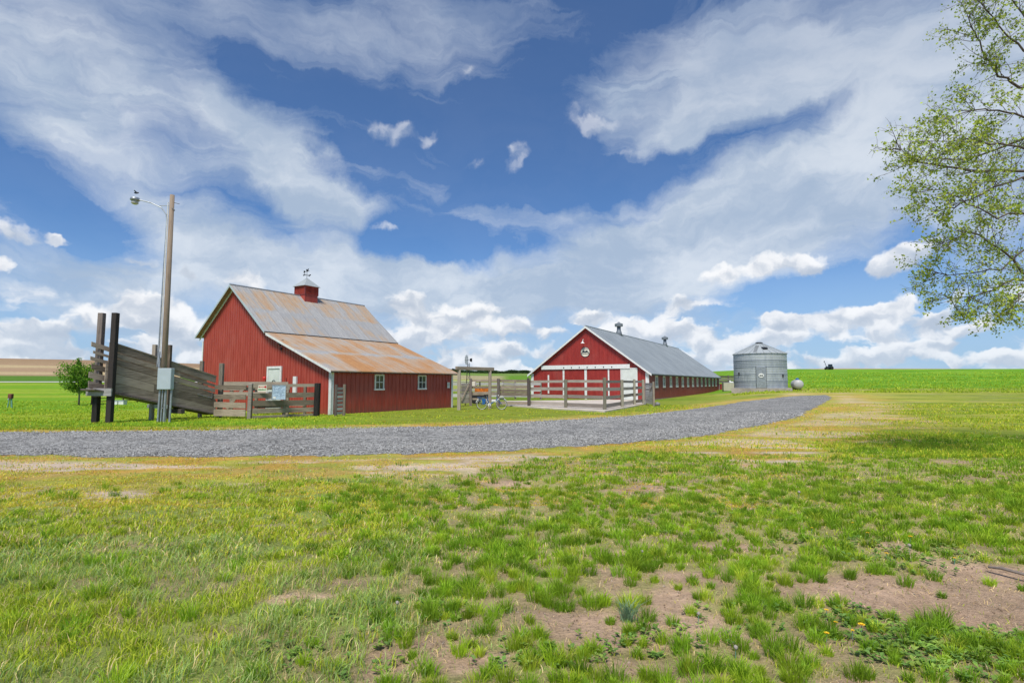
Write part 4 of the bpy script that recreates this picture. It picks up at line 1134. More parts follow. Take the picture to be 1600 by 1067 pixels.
# brown board fence behind the long barn
def fence(name, pts, rails, th, post_w, post_h, label, railmat='wood_h', postmat='wood_v', cat='fence', gap=0.0, sag=.012, side=-1, posts=None, group=None, ph=None):
    o = thing(name, pts[0], label, cat, group=group)
    L = Vector(pts[0])
    P_ = [Vector(p) - L for p in pts]
    for i, p in enumerate(P_):
        if posts is not None and i not in posts: continue
        w = post_w * random.uniform(.9, 1.1); hh_ = (ph[i] if ph else post_h) + jit(.03)
        MB().bar(p + Vector((0, 0, -.3)), p + Vector((jit(.02), jit(.02), hh_)), w, w, (0, 1, 0)).build('post', postmat, o, bevel=.012)
    for i in range(len(P_) - 1):
        a, b = P_[i], P_[i + 1]
        d = (b - a); d.z = 0; d.normalize(); n_ = Vector((-d.y, d.x, 0)) * (post_w / 2 + th / 2 + .004) * side
        for (z0, z1) in (rails[i] if isinstance(rails[0], list) else rails):
            q0, q1 = a + n_ - d * gap, b + n_ + d * gap
            q0 = q0 + Vector((0, 0, jit(sag * 2))); q1 = q1 + Vector((0, 0, jit(sag * 2)))
            MB().vboard(q0, q1, z0, z1, th).build('rail', railmat, o)
    return o
fence('wooden_fence', [at(1122, 597, 97), at(1138, 597, 97), at(1156, 597, 97)], [(-.1, .25), (.35, .7), (.8, 1.1)], .05, .2, 1.2, 'brown board fence behind the cabinet, past the end of the long barn', 'brownpost', 'brownpost')

# ================================================================== PEN IN FRONT OF THE LONG BARN
PP = [gpt(827, 635.8), gpt(883.8, 639), gpt(945, 642.2), gpt(972.5, 638), gpt(991.6, 634), gpt(1005.6, 631.8)]
rails = [(.17, .40), (.68, .88), (1.16, 1.36), (1.64, 1.80)]
fence('pen_fence', PP[:], rails, .045, .17, 1.86, 'four-rail timber fence round the concrete pad of the long barn', 'wood_pen', 'wood_penpost', ph=[1.86, 1.86, 1.95, 1.86, 1.9, 1.9], side=1)
slab = [gpt(792, 634.5), gpt(846, 638.5), gpt(945, 644.3), gpt(975, 638.7), gpt(1010, 631.5)]
sl = [Vector((p.x, p.y)) for p in slab]
ca_, sa_ = math.cos(.514), math.sin(.514)
sl += [Vector((12.61 - .02 * sa_, 50.25 - .02)), Vector((12.61 - 12.2 * ca_, 50.25 + 12.2 * sa_)), Vector(tuple(gpt(790, 624.6))[:2])]
o = MB().prism([(p.x, p.y, -.1) for p in sl], (0, 0, .18)).build('concrete_pad', 'conc')
tag(o, 'pale concrete pad in front of the long barn', 'pavement', kind='structure')
# old board gate by the barn corner
g0, g1 = gpt(1008.5, 632.5), gpt(1021.5, 635)
gt_ = thing('wooden_gate', g0, 'weathered grey board gate standing by the right front corner of the long barn', 'gate')
e_ = g1 - g0
for i in range(8): 
    z = .12 + i * .19; MB().vboard(Vector((0, 0, 0)), Vector((e_.x, e_.y, 0)), z + jit(.01), z + .175, .04).build('board', 'wood_pale', gt_)
MB().bar(Vector((e_.x, e_.y, -.2)), Vector((e_.x, e_.y, 1.72)), .13, .13, (0, 1, 0)).build('post', 'wood_v', gt_)
MB().bar(Vector((.05, -.05, .1)), Vector((e_.x - .03, e_.y - .05, 1.6)), .05, .12).build('brace', 'wood_h', gt_)
def rock(mb, c, r, seed=1, flat=.7):
    rg = random.Random(seed); b = len(mb.v); n, m_ = 10, 6
    for i in range(m_ + 1):
        for k in range(n):
            th = PI * i / m_; ph_ = 2 * PI * k / n; q = r * rg.uniform(.82, 1.15) if 0 < i < m_ else r
            mb.v.append((c[0] + q * math.sin(th) * math.cos(ph_), c[1] + q * math.sin(th) * math.sin(ph_), c[2] + q * flat * math.cos(th)))
    for i in range(m_):
        for k in range(n): k2 = (k + 1) % n; mb.f.append((b + i * n + k, b + i * n + k2, b + (i + 1) * n + k2, b + (i + 1) * n + k))
    return mb
s0 = gpt(1027, 634.5)
o = rock(MB(), (0, 0, .12), .2, 3, .9).build('stone', 'stone', smooth=True); o.location = s0
tag(o, 'grey fieldstone beside the weathered gate at the barn corner', 'stone')

# ================================================================== GATEWAY, YARD FENCE, WINDMILL, BICYCLE
a, b = gpt(717, 640.4), gpt(765.4, 638.0)
gw_ = thing('gateway', a, 'grey timber gateway of two posts and a crossbeam behind the bicycle', 'gateway')
e_ = b - a; top = at(717, 575.2, a.y).z
MB().bar((0, 0, -.2), (0, 0, top - .1), .2, .2, (0, 1, 0)).build('post', 'wood_v', gw_, bevel=.02)
MB().bar((e_.x, e_.y, -.2), (e_.x, e_.y, top - .1), .2, .2, (0, 1, 0)).build('post', 'wood_v', gw_, bevel=.02)
d = Vector((e_.x, e_.y, 0)).normalized()
MB().bar(Vector((0, 0, top)) - d * .25, Vector((e_.x, e_.y, top)) + d * .32, .18, .21).build('crossbeam', 'wood_h', gw_, bevel=.015)
MB().bar(Vector((-.42, -.1, top - .04)), Vector((.05, .0, top - .14)), .06, .06).build('bracket', 'dark', gw_)
YP = [gpt(735.5, 634), gpt(779, 634.8), gpt(826, 636)]
yr = [(.16, .36), (.76, 1.0), (.99 + .02, 1.2), (1.24, 1.46), (1.70, 1.87)]
yr0 = [(.42, .54), (.78, 1.01), (1.26, 1.43), (1.73, 1.88)]
fence('yard_fence', YP, [yr0, yr], .045, .19, 1.95, 'weathered yard fence of wide boards between the gateway and the concrete pad', 'wood_h', 'brownpost', side=1)
a = gpt(720.5, 634.5); b = YP[0]
wg = thing('wooden_gate', a, 'solid grey plank gate with diagonal brace beside the end of the rusty barn', 'gate')
e_ = b - a
for i in range(7): MB().vboard(Vector((0, .03, 0)), Vector((e_.x - .1, e_.y + .03, 0)), .2 + i * .2, .2 + i * .2 + .19, .04).build('board', 'wood_pen', wg)
MB().bar(Vector((.03, -.03, .35)), Vector((e_.x - .12, e_.y - .03, 1.5)), .04, .12).build('brace', 'wood_h', wg)
RY = [at(700, 612, 52), at(786, 612, 52), at(805, 612, 52), at(845, 612, 52)]
for p in RY: p.z = hz(p.x, p.y)
fence('rear_fence', RY, [(1.3, 1.55), (.75, .95), (.2, .5)], .05, .18, 1.7, 'faded board fence at the back of the yard, in front of the fields', 'wood_pale', 'wood_v')
# ornamental windmill
wp = at(731.5, 632, 40); wp.z = hz(wp.x, wp.y)
wm = thing('windmill', wp, 'small metal farm windmill standing behind the gateway', 'windmill')
hT = at(731, 567, 40).z - wp.z
mb = MB()
for sx, sy in ((-1, -1), (1, -1), (1, 1), (-1, 1)): mb.tube([(sx * .22, sy * .22, 0), (sx * .06, sy * .06, hT)], .016, 6)
nb_ = 7
for i in range(nb_):
    z0, z1 = hT * i / nb_, hT * (i + 1) / nb_; r0, r1 = .22 - .16 * i / nb_, .22 - .16 * (i + 1) / nb_
    for (ax, ay), (bx, by) in (((-1, -1), (1, -1)), ((1, -1), (1, 1)), ((1, 1), (-1, 1)), ((-1, 1), (-1, -1))): mb.tube([(ax * r0, ay * r0, z0), (bx * r1, by * r1, z1)], .008, 4)
mb.build('tower', 'dark', wm)
hc_ = Vector((-.13, -.12, hT + .22))
mb = MB()
for k in range(12):
    t = 2 * PI * k / 12; u = Vector((math.cos(t) * .45, -math.cos(t) * .89, math.sin(t))); v = Vector((-math.sin(t) * .45, math.sin(t) * .89, math.cos(t)))
    mb.raw([hc_ + u * .08 - v * .02, hc_ + u * .36 - v * .07, hc_ + u * .36 + v * .07, hc_ + u * .08 + v * .02], [(0, 1, 2, 3)])
mb.tube([hc_ + Vector((-.04, -.05, 0)), hc_ + Vector((.1, .1, 0))], .04, 8); mb.build('wheel', 'galv', wm)
mb = MB().bar(hc_, hc_ + Vector((.34, .3, .0)), .02, .02).prism([hc_ + Vector(v) for v in ((.22, .2, -.1), (.38, .33, -.14), (.38, .33, .14), (.22, .2, .1))], (.01, -.01, 0)); mb.build('tail_vane', 'dark', wm)

# orange tractor seen through the yard fence
op = at(752, 620, 43); op.z = hz(op.x, op.y)
ot = thing('tractor', op, 'small orange tractor parked behind the yard fence', 'tractor')
MB().box(-.5, .62, -.3, .3, .84, 1.26).build('hood', 'orange', ot, bevel=.05)
MB().box(-.45, .6, -.25, .25, .5, .84).build('chassis', 'black', ot)
for x, r_ in ((-.42, .45), (.5, .3)):
    for y in (-.45, .45): MB().tube([(x, y - .09, r_), (x, y + .09, r_)], r_, 18).build('wheel', 'black', ot)
MB().tube([(-.12, .1, 1.25), (-.12, .1, 1.82)], .05, 8).build('exhaust_pipe', 'black', ot)
MB().box(-.82, -.45, -.3, .3, 1.3, 1.72).build('seat_back', 'cream', ot, bevel=.04)
MB().tube([(-.5, -.2, 1.3), (-.2, -.2, 1.5)], .02, 6).build('steering_column', 'dark', ot)

# bicycle
bp = gpt(752.8, 639.8); bq = gpt(783.7, 639.8)
bk = thing('bicycle', bp, 'blue and white step-through bicycle parked by the timber gateway', 'bicycle', rz=math.atan2(bq.y - bp.y, bq.x - bp.x))
wb = (bq - bp).length
def wheel(x):
    w = MB(); r_ = .325
    w.tube([(x + r_ * math.cos(t), 0, r_ + r_ * math.sin(t)) for t in np.linspace(0, 2 * PI, 37)], .02, 6, False)
    o = w.build('wheel', 'black', bk, True)
    r2 = .30
    MB().tube([(x + r2 * math.cos(t), 0, r_ + r2 * math.sin(t)) for t in np.linspace(0, 2 * PI, 37)], .014, 6, False).build('rim', 'rubberw', o)
    s = MB()
    for k in range(16):
        t = 2 * PI * k / 16; s.tube([(x + .02 * math.cos(t + .5), .02 * (-1) ** k, r_ + .02 * math.sin(t + .5)), (x + .295 * math.cos(t), 0, r_ + .295 * math.sin(t))], .0025, 3)
    s.build('spokes', 'conduit', o); MB().tube([(x, -.04, r_), (x, .04, r_)], .03, 8).build('hub', 'dark', o)
wheel(0); wheel(wb)
fr = MB()
bb = (.46, 0, .30); st = (.33, 0, .72); hd = (wb - .30, 0, .78); hb = (wb - .26, 0, .62)
fr.tube([hb, (wb - .55, 0, .42), bb], .032, 8).tube([bb, st], .022, 8).tube([bb, (0, 0, .325)], .016, 6).tube([(0, 0, .325), (.36, 0, .62)], .014, 6).tube([hb, hd], .026, 8)
fr.build('frame', 'blue', bk)
fr = MB().tube([(wb - .31, 0, .82), (wb - .25, 0, .60), (wb - .12, 0, .45), (wb, .0, .325)], .02, 8); fr.build('fork', 'blue', bk)
MB().box(wb - .62, wb - .34, -.035, .035, .46, .60).build('battery_cover', 'rubberw', bk, bevel=.02)
for x in (0, wb):
    MB().tube([(x + .365 * math.cos(t), 0, .325 + .365 * math.sin(t)) for t in np.linspace(R(15 if x == 0 else 40), R(165), 14)], .026, 6).build('mudguard', 'rubberw', bk)
MB().tube([st, (.29, 0, .86)], .016, 6).build('seat_post', 'conduit', bk)
MB().prism([(.12, -.09, .86), (.12, .09, .86), (.30, .04, .86), (.42, .0, .86), (.30, -.04, .86)], (0, 0, .06)).build('saddle', 'black', bk, bevel=.015)
MB().tube([(wb - .42, -.28, 1.0), (wb - .34, -.2, 1.03), (wb - .33, 0, .98), (wb - .34, .2, 1.03), (wb - .42, .28, 1.0)], .014, 6).tube([(wb - .31, 0, .8), (wb - .33, 0, .99)], .016, 6).build('handlebar', 'conduit', bk)
MB().box(-.28, .2, -.08, .08, .72, .745).tube([(-.2, .07, .73), (0, .03, .33)], .01, 4).tube([(-.2, -.07, .73), (0, -.03, .33)], .01, 4).build('luggage_rack', 'blue', bk)
MB().prism([(-.02, -.05, .66), (.26, -.05, .66), (.2, -.05, .36), (.06, -.05, .3)], (0, .012, 0)).build('skirt_guard', 'blue', bk)
cr_ = MB().lathe([(.10, -.012), (.10, .012)], 20).build('chainring', 'rubberw', bk)
o = cr_; o.rotation_euler = (PI / 2, 0, 0); o.location = (bb[0], -.05, bb[2])
MB().bar((.46, -.08, .30), (.54, -.09, .14), .015, .025).box(.50, .60, -.16, -.08, .125, .145).bar((.46, .08, .30), (.38, .09, .46), .015, .025).box(.33, .43, .08, .16, .455, .475).build('pedals', 'dark', bk)
MB().tube([(.40, -.03, .3), (.32, -.16, .01)], .01, 5).build('kickstand', 'dark', bk)
MB().box(wb - .16, wb + .14, -.13, .13, .74, .76).build('front_rack', 'rubberw', bk)
MB().tube([(wb - .22, 0, .86), (wb - .18, 0, .86)], .035, 8).build('headlight', 'white', bk)

# ================================================================== CORRAL FENCES BY THE RED BARN
CP = [gpt(339, 652.5), gpt(389.5, 654), gpt(441, 652.2), gpt(494.5, 650)]
o = thing('corral_fence', CP[0], 'weathered grey board fence in front of the tall red barn, holding two signs', 'fence')
P_ = [p - CP[0] for p in CP]
for i, (w, hh_, mt) in enumerate(((.18, 2.55, 'wood_v'), (.17, 1.60, 'wood_pen'), (.12, 1.3, 'wood_h'), (.24, 1.62, 'tarred'))):
    off = Vector((0, -.0, 0))
    if i == 2: off = Vector((0, .16, 0))
    if i == 0: off = Vector((.06, .1, 0))
    MB().bar(P_[i] + off + Vector((0, 0, -.2)), P_[i] + off + Vector((.02, 0, hh_)), w, w, (0, 1, 0)).build('post', mt, o, bevel=.015)
def rails_between(a, b, zs, th=.045, off=.12, mat='wood_h', parent=o, ext=.05):
    d = (b - a); d.z = 0; d.normalize(); n_ = Vector((d.y, -d.x, 0)) * off
    for z0, z1 in zs:
        e0, e1 = jit(.02), jit(.02)
        MB().vboard(a + n_ - d * ext + Vector((0, 0, e0)), b + n_ + d * ext + Vector((0, 0, e1)), z0, z1, th).build('rail', mat, parent)
rails_between(P_[0], P_[1] - Vector((.12, 0, 0)), [(1.34, 1.53), (.87, 1.09), (.48, .73), (.1, .41)], off=.13)
rails_between(P_[1] + Vector((.13, 0, 0)), P_[3] - Vector((.14, 0, 0)), [(1.42, 1.57), (.92, 1.15), (.56, .81), (.22, .44), (.02, .12)], off=.02, ext=0)
rails_between(P_[1] + Vector((.1, .25, 0)), P_[2] + Vector((.2, .25, 0)), [(1.30, 1.50), (.45, .62)], off=.0, ext=0)
# second fence right behind
RP = [at(347, 640, 28.6), at(361, 640, 28.6), at(400, 640, 28.7), at(449, 640, 28.3), at(476, 640, 28.2)]
for p in RP: p.z = 0
o2 = thing('corral_fence', RP[0], 'second board fence between the front corral fence and the red barn wall', 'fence')
Q_ = [p - RP[0] for p in RP]
for i in range(1, 5): MB().bar(Q_[i] + Vector((0, 0, -.2)), Q_[i] + Vector((.0, 0, 1.68 if i < 3 else 1.45)), .13, .13, (0, 1, 0)).build('post', 'wood_v', o2)
rails_between(Q_[0], Q_[3], [(1.50, 1.70), (.95, 1.15)], off=.09, parent=o2)
rails_between(Q_[0], Q_[2], [(1.22, 1.4)], off=.09, parent=o2)
rails_between(Q_[2], Q_[4], [(.45, .62), (.2, .3)], off=.09, parent=o2)
MB().bar(Q_[0] + Vector((.3, -.1, .3)), Q_[1] + Vector((.7, -.1, 1.4)), .05, .14).build('brace', 'wood_h', o2)
# signs on the corral fence
def sign_at(name, x0, y0, x1, y1, Y, mat, label, th=.02):
    a = at(x0, y1, Y); b = at(x1, y0, Y)
    o = MB().box(0, b.x - a.x, 0, th, 0, b.z - a.z).build(name, mat); o.location = a
    tag(o, label, 'sign'); return o, b.x - a.x, b.z - a.z
def fenceY(px, off):
    a_, b_ = CP[1], CP[3]; t_ = ray(px, 610); t_ = t_[0] / t_[1]
    u = (t_ * a_.y - a_.x) / ((b_.x - a_.x) - t_ * (b_.y - a_.y))
    return a_.y + (b_.y - a_.y) * u + off
s, w, h = sign_at('arrow_sign', 402.4, 601.6, 416.8, 612.2, fenceY(402.4, -.09), 'cream', 'cream sign with a red arrow nailed to the corral fence')
mb = MB().box(.07, w - .09, -.006, -.001, h * .70, h * .77)
mb.prism([(.03, -.006, h * .735), (.10, -.006, h * .84), (.10, -.006, h * .63)], (0, .005, 0)).prism([(w - .03 - .05 * math.cos(t) - .03, -.007, h * .735 + .05 * math.sin(t)) for t in np.linspace(0, 2 * PI, 13)[:-1]], (0, .006, 0))
mb.build('arrow', 'red_paint', s)
mb = MB()
for i, (u, v) in enumerate(((.06, .13), (.15, .22), (.25, .34), (.37, .45), (.48, .56), (.59, .66), (.69, .78), (.82, .90))):
    mb.box(w * u, w * v, -.006, -.001, h * .22, h * (.44 if i % 3 else .40))
mb.build('lettering', 'greenink', s)
s, w, h = sign_at('notice_board', 425, 601.8, 446.6, 624, fenceY(425, -.09), 'blueboard', 'large pale blue notice board on the corral fence, right of the arrow sign')
frm = MB().box(-.02, w + .02, -.012, -.001, h - .02, h + .015).box(-.02, w + .02, -.012, -.001, -.015, .015).box(-.02, .01, -.012, -.001, .015, h - .02).box(w - .01, w + .02, -.012, -.001, .015, h - .02); frm.build('frame', 'conduit', s)
mb = MB(); rg = random.Random(4)
for i in range(9):
    z = h * (.88 - i * .085); x = w * .10
    while x < w * .85:
        l = rg.uniform(.03, .09)
        if rg.random() < .8: mb.box(x, min(x + l, w * .9), -.006, -.001, z, z + .022)
        x += l + .02
mb.build('lettering', plain('pale_ink', (.22, .30, .42), .6), s)
MB().box(w * .06, w * .28, -.008, -.0015, h * .05, h * .2).build('logo_panel', 'white', s)
s, w, h = sign_at('white_board', 415, 612, 432, 625, fenceY(424, .12), 'white', 'plain white board behind the fence rails, below the notice board')
# small sign on the side wall
q0 = Vector((0.03, 9.72, 1.28))
s = MB().box(0, .02, 0, .26, 0, .46).build('notice_sign', 'white'); ws = Matrix.Translation(B1.location) @ Matrix.Rotation(-.553, 4, 'Z')
s.location = ws @ Vector((.055, 9.50, 1.30)); s.rotation_euler = (0, 0, -.553)
tag(s, 'small white notice with red heading near the far end of the red barn side', 'sign')
MB().box(.021, .026, .0, .26, .38, .46).build('red_heading', 'red_paint', s)
MB().box(.021, .025, .04, .22, .26, .29).box(.021, .025, .04, .2, .18, .21).box(.021, .025, .04, .21, .10, .13).build('lettering', 'conduit', s)
# stub of fence by the corner
a, b = gpt(524.5, 650.0), gpt(537.5, 649.2)
o = thing('fence_stub', a, 'short ladder-like stub of fence at the front corner of the red barn', 'fence')
e_ = b - a
MB().bar((0, 0, -.1), (0, 0, 1.55), .12, .12, (0, 1, 0)).build('post', 'brownpost', o)
MB().bar((e_.x, e_.y, -.1), (e_.x, e_.y, 1.56), .12, .12, (0, 1, 0)).build('post', 'wood_v', o)
for i in range(7): MB().vboard(Vector((.05, -.02, 0)), Vector((e_.x - .05, e_.y - .02, 0)), .08 + i * .2, .08 + i * .2 + .13, .03).build('rail', 'wood_pale', o)

# ================================================================== LOADING CHUTE
Ab, Bb, Eb = gpt(149, 660.4), gpt(170.5, 661), gpt(338, 651.8)
ch = thing('loading_chute', Bb, 'weathered timber cattle loading chute sloping down to the corral', 'cattle chute')
E_ = Eb - Bb; E_.z = 0; Av = Ab - Bb; Av.z = 0
Av = Vector((-.60, .05, 0))
dC = E_.normalized(); nC = Vector((dC.y, -dC.x, 0))     # towards the camera side
zt0 = at(180, 536, Bb.y).z; zt1 = at(338, 589, Eb.y).z; zb0 = at(176, 611, Bb.y).z; zb1 = .10
MB().bar((0, 0, -.3), (.02, 0, at(179, 489, Bb.y).z), .21, .21, (0, 1, 0)).build('post', 'tarred', ch, bevel=.012)
p_ = MB().bar(Av + Vector((0, 0, -.3)), Av + Vector((0, 0, 1.05)), .215, .215, (0, 1, 0)).build('post', 'tarred', ch, bevel=.012)
MB().bar(Av + Vector((0, 0, 1.05)), Av + Vector((0.02, 0, at(158, 490, Ab.y).z)), .21, .21, (0, 1, 0)).build('post', 'brownpost', ch, bevel=.012)
def along(u): return Vector((E_.x * u, E_.y * u, 0))
def edge(u, k):     # k 0 bottom .. 1 top of the side panel
    b_ = zb0 + (zb1 - zb0) * u; t_ = zt0 + (zt1 - zt0) * u
    return b_ + (t_ - b_) * k
ks = [(0.0, .20), (.205, .385), (.395, .56), (.575, .70), (.72, .83), (.85, 1.0)]
for side, off in ((0, nC * -.26), (1, Av + nC * .26)):
    for j, (k0, k1) in enumerate(ks):
        u0 = -.03 + jit(.012) if side == 0 else -.07 + jit(.015); um = random.uniform(.35, .65); u1 = 1.0 + jit(.01)
        for ua, ub in ((u0, um), (um + .002, u1)):
            kk0 = k0 + (.02 if side else 0); kk1 = k1 - (.035 if side else 0)
            if ub > .9 and j in (3, 4): kk1 -= .03
            pa, pb = along(ua) + off, along(ub) + off
            na = nC * (.13 if side == 0 else -.13)
            a0, a1, b0, b1 = edge(ua, kk0), edge(ua, kk1), edge(ub, kk0 + jit(.012)), edge(ub, kk1 + jit(.012))
            th = nC * .022
            vs = [pa + na - th + Vector((0, 0, a0)), pb + na - th + Vector((0, 0, b0)), pb + na - th + Vector((0, 0, b1)), pa + na - th + Vector((0, 0, a1))]
            MB().prism(vs, th * 2).build('side_board', 'wood_chute', ch)
# top cap, ramp floor, supports
MB().bar(along(0.0) + nC * -.13 + Vector((0, 0, edge(0, 1) + .03)), along(1) - nC * .13 + Vector((0, 0, edge(1, 1) + .03)), .09, .05).build('cap_rail', 'wood_h', ch)
f0, f1 = along(-.13), along(1.0)
MB().prism([f0 + Vector((0, 0, zb0 + .05)), f1 + Vector((0, 0, zb1 + .02)), f1 + Av + Vector((0, 0, zb1 + .02)), f0 + Av + Vector((0, 0, zb0 + .05))], (0, 0, .05)).build('ramp_floor', 'brownpost', ch)
for px, hpx, off in ((263, 539, nC * .02), (239, 538.5, Av * 1.05)):
    best = min(np.linspace(0, 1, 101), key=lambda u: abs((lambda P: 800 + F * P.x / (P.y * math.cos(TH)))(Bb + along(u) + off) - px))
    p = along(best) + off; h = at(px, hpx, (Bb + p).y).z
    MB().bar(p + Vector((0, 0, -.2)), p + Vector((0, 0, h)), .15, .15, (0, 1, 0)).build('post', 'pole' if off != Av * 1.05 else 'wood_v', ch)
p = along(.97) + Av * 1.15; MB().bar(p + Vector((0, 0, -.2)), p + Vector((0, 0, at(317, 564, (Bb + p).y).z)), .14, .14, (0, 1, 0)).build('post', 'wood_v', ch)
pc = along(.44)
MB().bar(pc - nC * 1.0 + Vector((0, 0, .60)), pc + nC * .35 + Vector((0, 0, .60)), .16, .16).build('cross_beam', 'wood_pale', ch)
pc = along(.62)
MB().bar(pc - nC * .9 + Vector((0, 0, .36)), pc + nC * .25 + Vector((0, 0, .36)), .16, .2).build('cross_beam', 'brownpost', ch)
a, b = at(135, 612.2, Bb.y - .18), at(174.5, 612.8, Bb.y - .18)
MB().bar(a - Bb, b - Bb, .06, .31).build('bumper_plank', 'wood_pale', ch)
# metal loop on the near panel
MB().tube([along(.86) - nC * .09 + Vector((0, 0, edge(.86, .62))), along(.955) - nC * .09 + Vector((0, 0, edge(.955, .60))), along(.955) - nC * .09 + Vector((0, 0, edge(.955, .42))), along(.80) - nC * .09 + Vector((0, 0, edge(.80, .42)))], .014, 5).build('handle', 'conduit', ch)

# ================================================================== LIGHT POLE
lp = Vector((-15.77, 24.7, 0)); lp = gpt(252.0, 658.8)
pl = thing('light_pole', lp, 'tall wooden light pole with grey meter cabinet standing before the cattle chute', 'light pole')
hP = at(267.5, 305, lp.y).z
MB().tube([(0, 0, -.2), (0, 0, hP * .5), (0, 0, hP)], [.125, .11, .09], 14).build('pole', 'pole', pl, True)
MB().tube([(-.25, -.05, 2.3), (-.22, -.05, 3.4), (-.18, -.05, hP * .7), (-.15, -.03, hP - .9)], .032, 8).build('conduit', 'conduit', pl)
MB().tube([(-.13, -.10, 2.2), (-.10, -.10, hP - .35)], .022, 6).build('cable', 'white', pl)
zl = hP - .25
arm = MB().tube([(-.16, -.02, zl - .95), (-.2, -.03, zl - .62), (-.42, -.05, zl - .32), (-.85, -.08, zl - .12), (-1.45, -.12, zl + .03)], .024, 8).tube([(-.05, 0, zl - .22), (-.5, -.05, zl - .24)], .015, 6)
arm.build('lamp_arm', 'conduit', pl)
lm = MB().lathe([(.05, .12), (.17, .08), (.19, -.02), (.13, -.06)], 16, (-1.52, -.12, zl)).build('lamp_head', 'galv', pl, True)
MB().lathe([(.125, -.06), (.14, -.16), (.08, -.2), (.02, -.21)], 16, (-1.52, -.12, zl)).build('lamp_glass', 'glassbulb', lm, True)
MB().tube([(0, -.05, hP - .55), (.16, -.05, hP - .7)], .03, 6).tube([(.05, 0, hP - .33), (.3, .05, hP - .38)], .012, 5).build('cable_clamp', 'dark', pl)
# cabinet and its pipes
ya = lp.y - .42
a, b = at(244.6, 608.4, ya), at(267.6, 575.2, ya)
MB().box(a.x - lp.x, b.x - lp.x, -.42, -.18, a.z, b.z).build('meter_cabinet', 'grey', pl, bevel=.015)
for px, r_ in ((243.8, .04), (248.5, .03), (253.2, .045), (262.2, .04)):
    x = at(px, 640, ya).x - lp.x; MB().tube([(x, -.28, -.1), (x + .03, -.28, a.z + .02)], r_, 8).build('pipe', 'conduit', pl)
MB().box(at(254, 600, ya).x - lp.x, at(256.5, 600, ya).x - lp.x, -.26, -.20, -.1, a.z).build('support_post', 'cream', pl)
MB().tube([(-.05, -.25, b.z), (-.12, -.2, b.z + .35), (-.13, -.12, b.z + .7)], .025, 6).build('pipe', 'conduit', pl)
# bird over the lamp
bi = at(213, 301.5, lp.y - .1)
mb = MB().lathe([(.01, -.10), (.04, -.05), (.045, .02), (.03, .08), (.005, .12)], 8); mb.v = [(z, x, y) for x, y, z in mb.v]
o = mb.build('bird', 'darkblue', smooth=True); o.location = bi; tag(o, 'small dark bird flying just above the pole lamp', 'bird')
MB().raw([(-.03, 0, .02), (.05, 0, .02), (.0, .13, .08), (-.05, .1, .07)], [(0, 1, 2, 3)]).build('wing', 'darkblue', o)
MB().raw([(-.03, 0, .02), (.05, 0, .02), (.0, -.13, .08), (-.05, -.1, .07)], [(0, 1, 2, 3)]).build('wing', 'darkblue', o)

# ================================================================== things on the left lawn
# pipe fence seen under the chute
A_, B_ = gpt(143, 632), gpt(235, 627)
o = thing('pipe_fence', A_, 'rusty red pipe fence low behind the cattle chute legs', 'fence')
e_ = B_ - A_; e_.z = hz(B_.x, B_.y) - A_.z
for i in range(5): MB().tube([e_ * (i / 4) + Vector((0, 0, -.1)), e_ * (i / 4) + Vector((0, 0, .85))], .05, 6).build('post', 'rustred', o)
for z in (.2, .45, .8): MB().tube([Vector((0, 0, z)), e_ + Vector((0, 0, z))], .03, 6).build('rail', 'rustred', o)
for i, (x0, x1, lab) in enumerate(((178.5, 186, 'left one of two small white boxes on the lawn behind the chute'), (187.5, 195.5, 'right one of two small white boxes on the lawn behind the chute'))):
    p = gpt((x0 + x1) / 2, 632); w = (x1 - x0) / F * p.y
    o = thing('white_box', p, lab, 'box', group='white boxes under the chute')
    MB().box(-w / 2, w / 2, -.2, .2, 0, .26).build('box_body', 'white', o, bevel=.01); MB().box(-w / 2 - .02, w / 2 + .02, -.22, .22, .262, .31).build('lid', 'grey', o)
p = gpt(128.5 * 0 + 15.5, 637)
o = thing('water_stand', p, 'small stand with green legs and rusty top out on the left lawn', 'stand')
for dx, dx2 in ((-.16, -.06), (.14, .06), (0.0, .0)): MB().bar((dx, .1 if dx == 0 else 0, 0), (dx2, 0, .72), .045, .045, (0, 1, 0)).build('leg', 'teal', o)
MB().box(-.12, .12, -.1, .1, .6, .92).build('box', 'rustred', o, bevel=.02)
MB().tube([(-.02, -.12, .62), (-.02, -.16, .52)], .03, 6).build('tap', 'conduit', o)

# far wood on the horizon between the barns
def treeline():
    V, C = [], []
    rg = np.random.default_rng(5)
    n = 9000
    X = rg.uniform(-75, 20, n); Y = 560 + rg.uniform(0, 14, n)
    hh = 1.2 + 2.6 * fbm(X * .09, Y * 0 + 2, 401, 3)
    gap = fbm(X * .05 + 9, Y * 0, 405, 2) > .33
    X, Y, hh = X[gap], Y[gap], hh[gap]
    Z = HT(X, Y) + rg.random(len(X)) ** .7 * hh
    s = rg.uniform(.4, .9, len(X)); k = len(X)
    a = rg.uniform(0, PI, k); 
    V = np.zeros((k, 4, 3))
    for i, (u, v) in enumerate(((-1, -1), (1, -1), (1, 1), (-1, 1))):
        V[:, i] = np.stack([X + np.cos(a) * s * u, Y + np.sin(a) * s * u, Z + v * s * .7 + rg.normal(0, .2, k)], 1)
    C = np.repeat(np.array([(.045, .085, .03)]) * rg.uniform(.7, 1.5, (k, 1)), 4, 0)
    o = mesh_from('far_wood', V.reshape(-1, 3), np.arange(k * 4), np.full(k, 4), M['leaf'], C)
    tag(o, 'dark line of far-off trees on the horizon between the barns', 'wood', kind='stuff')
treeline()

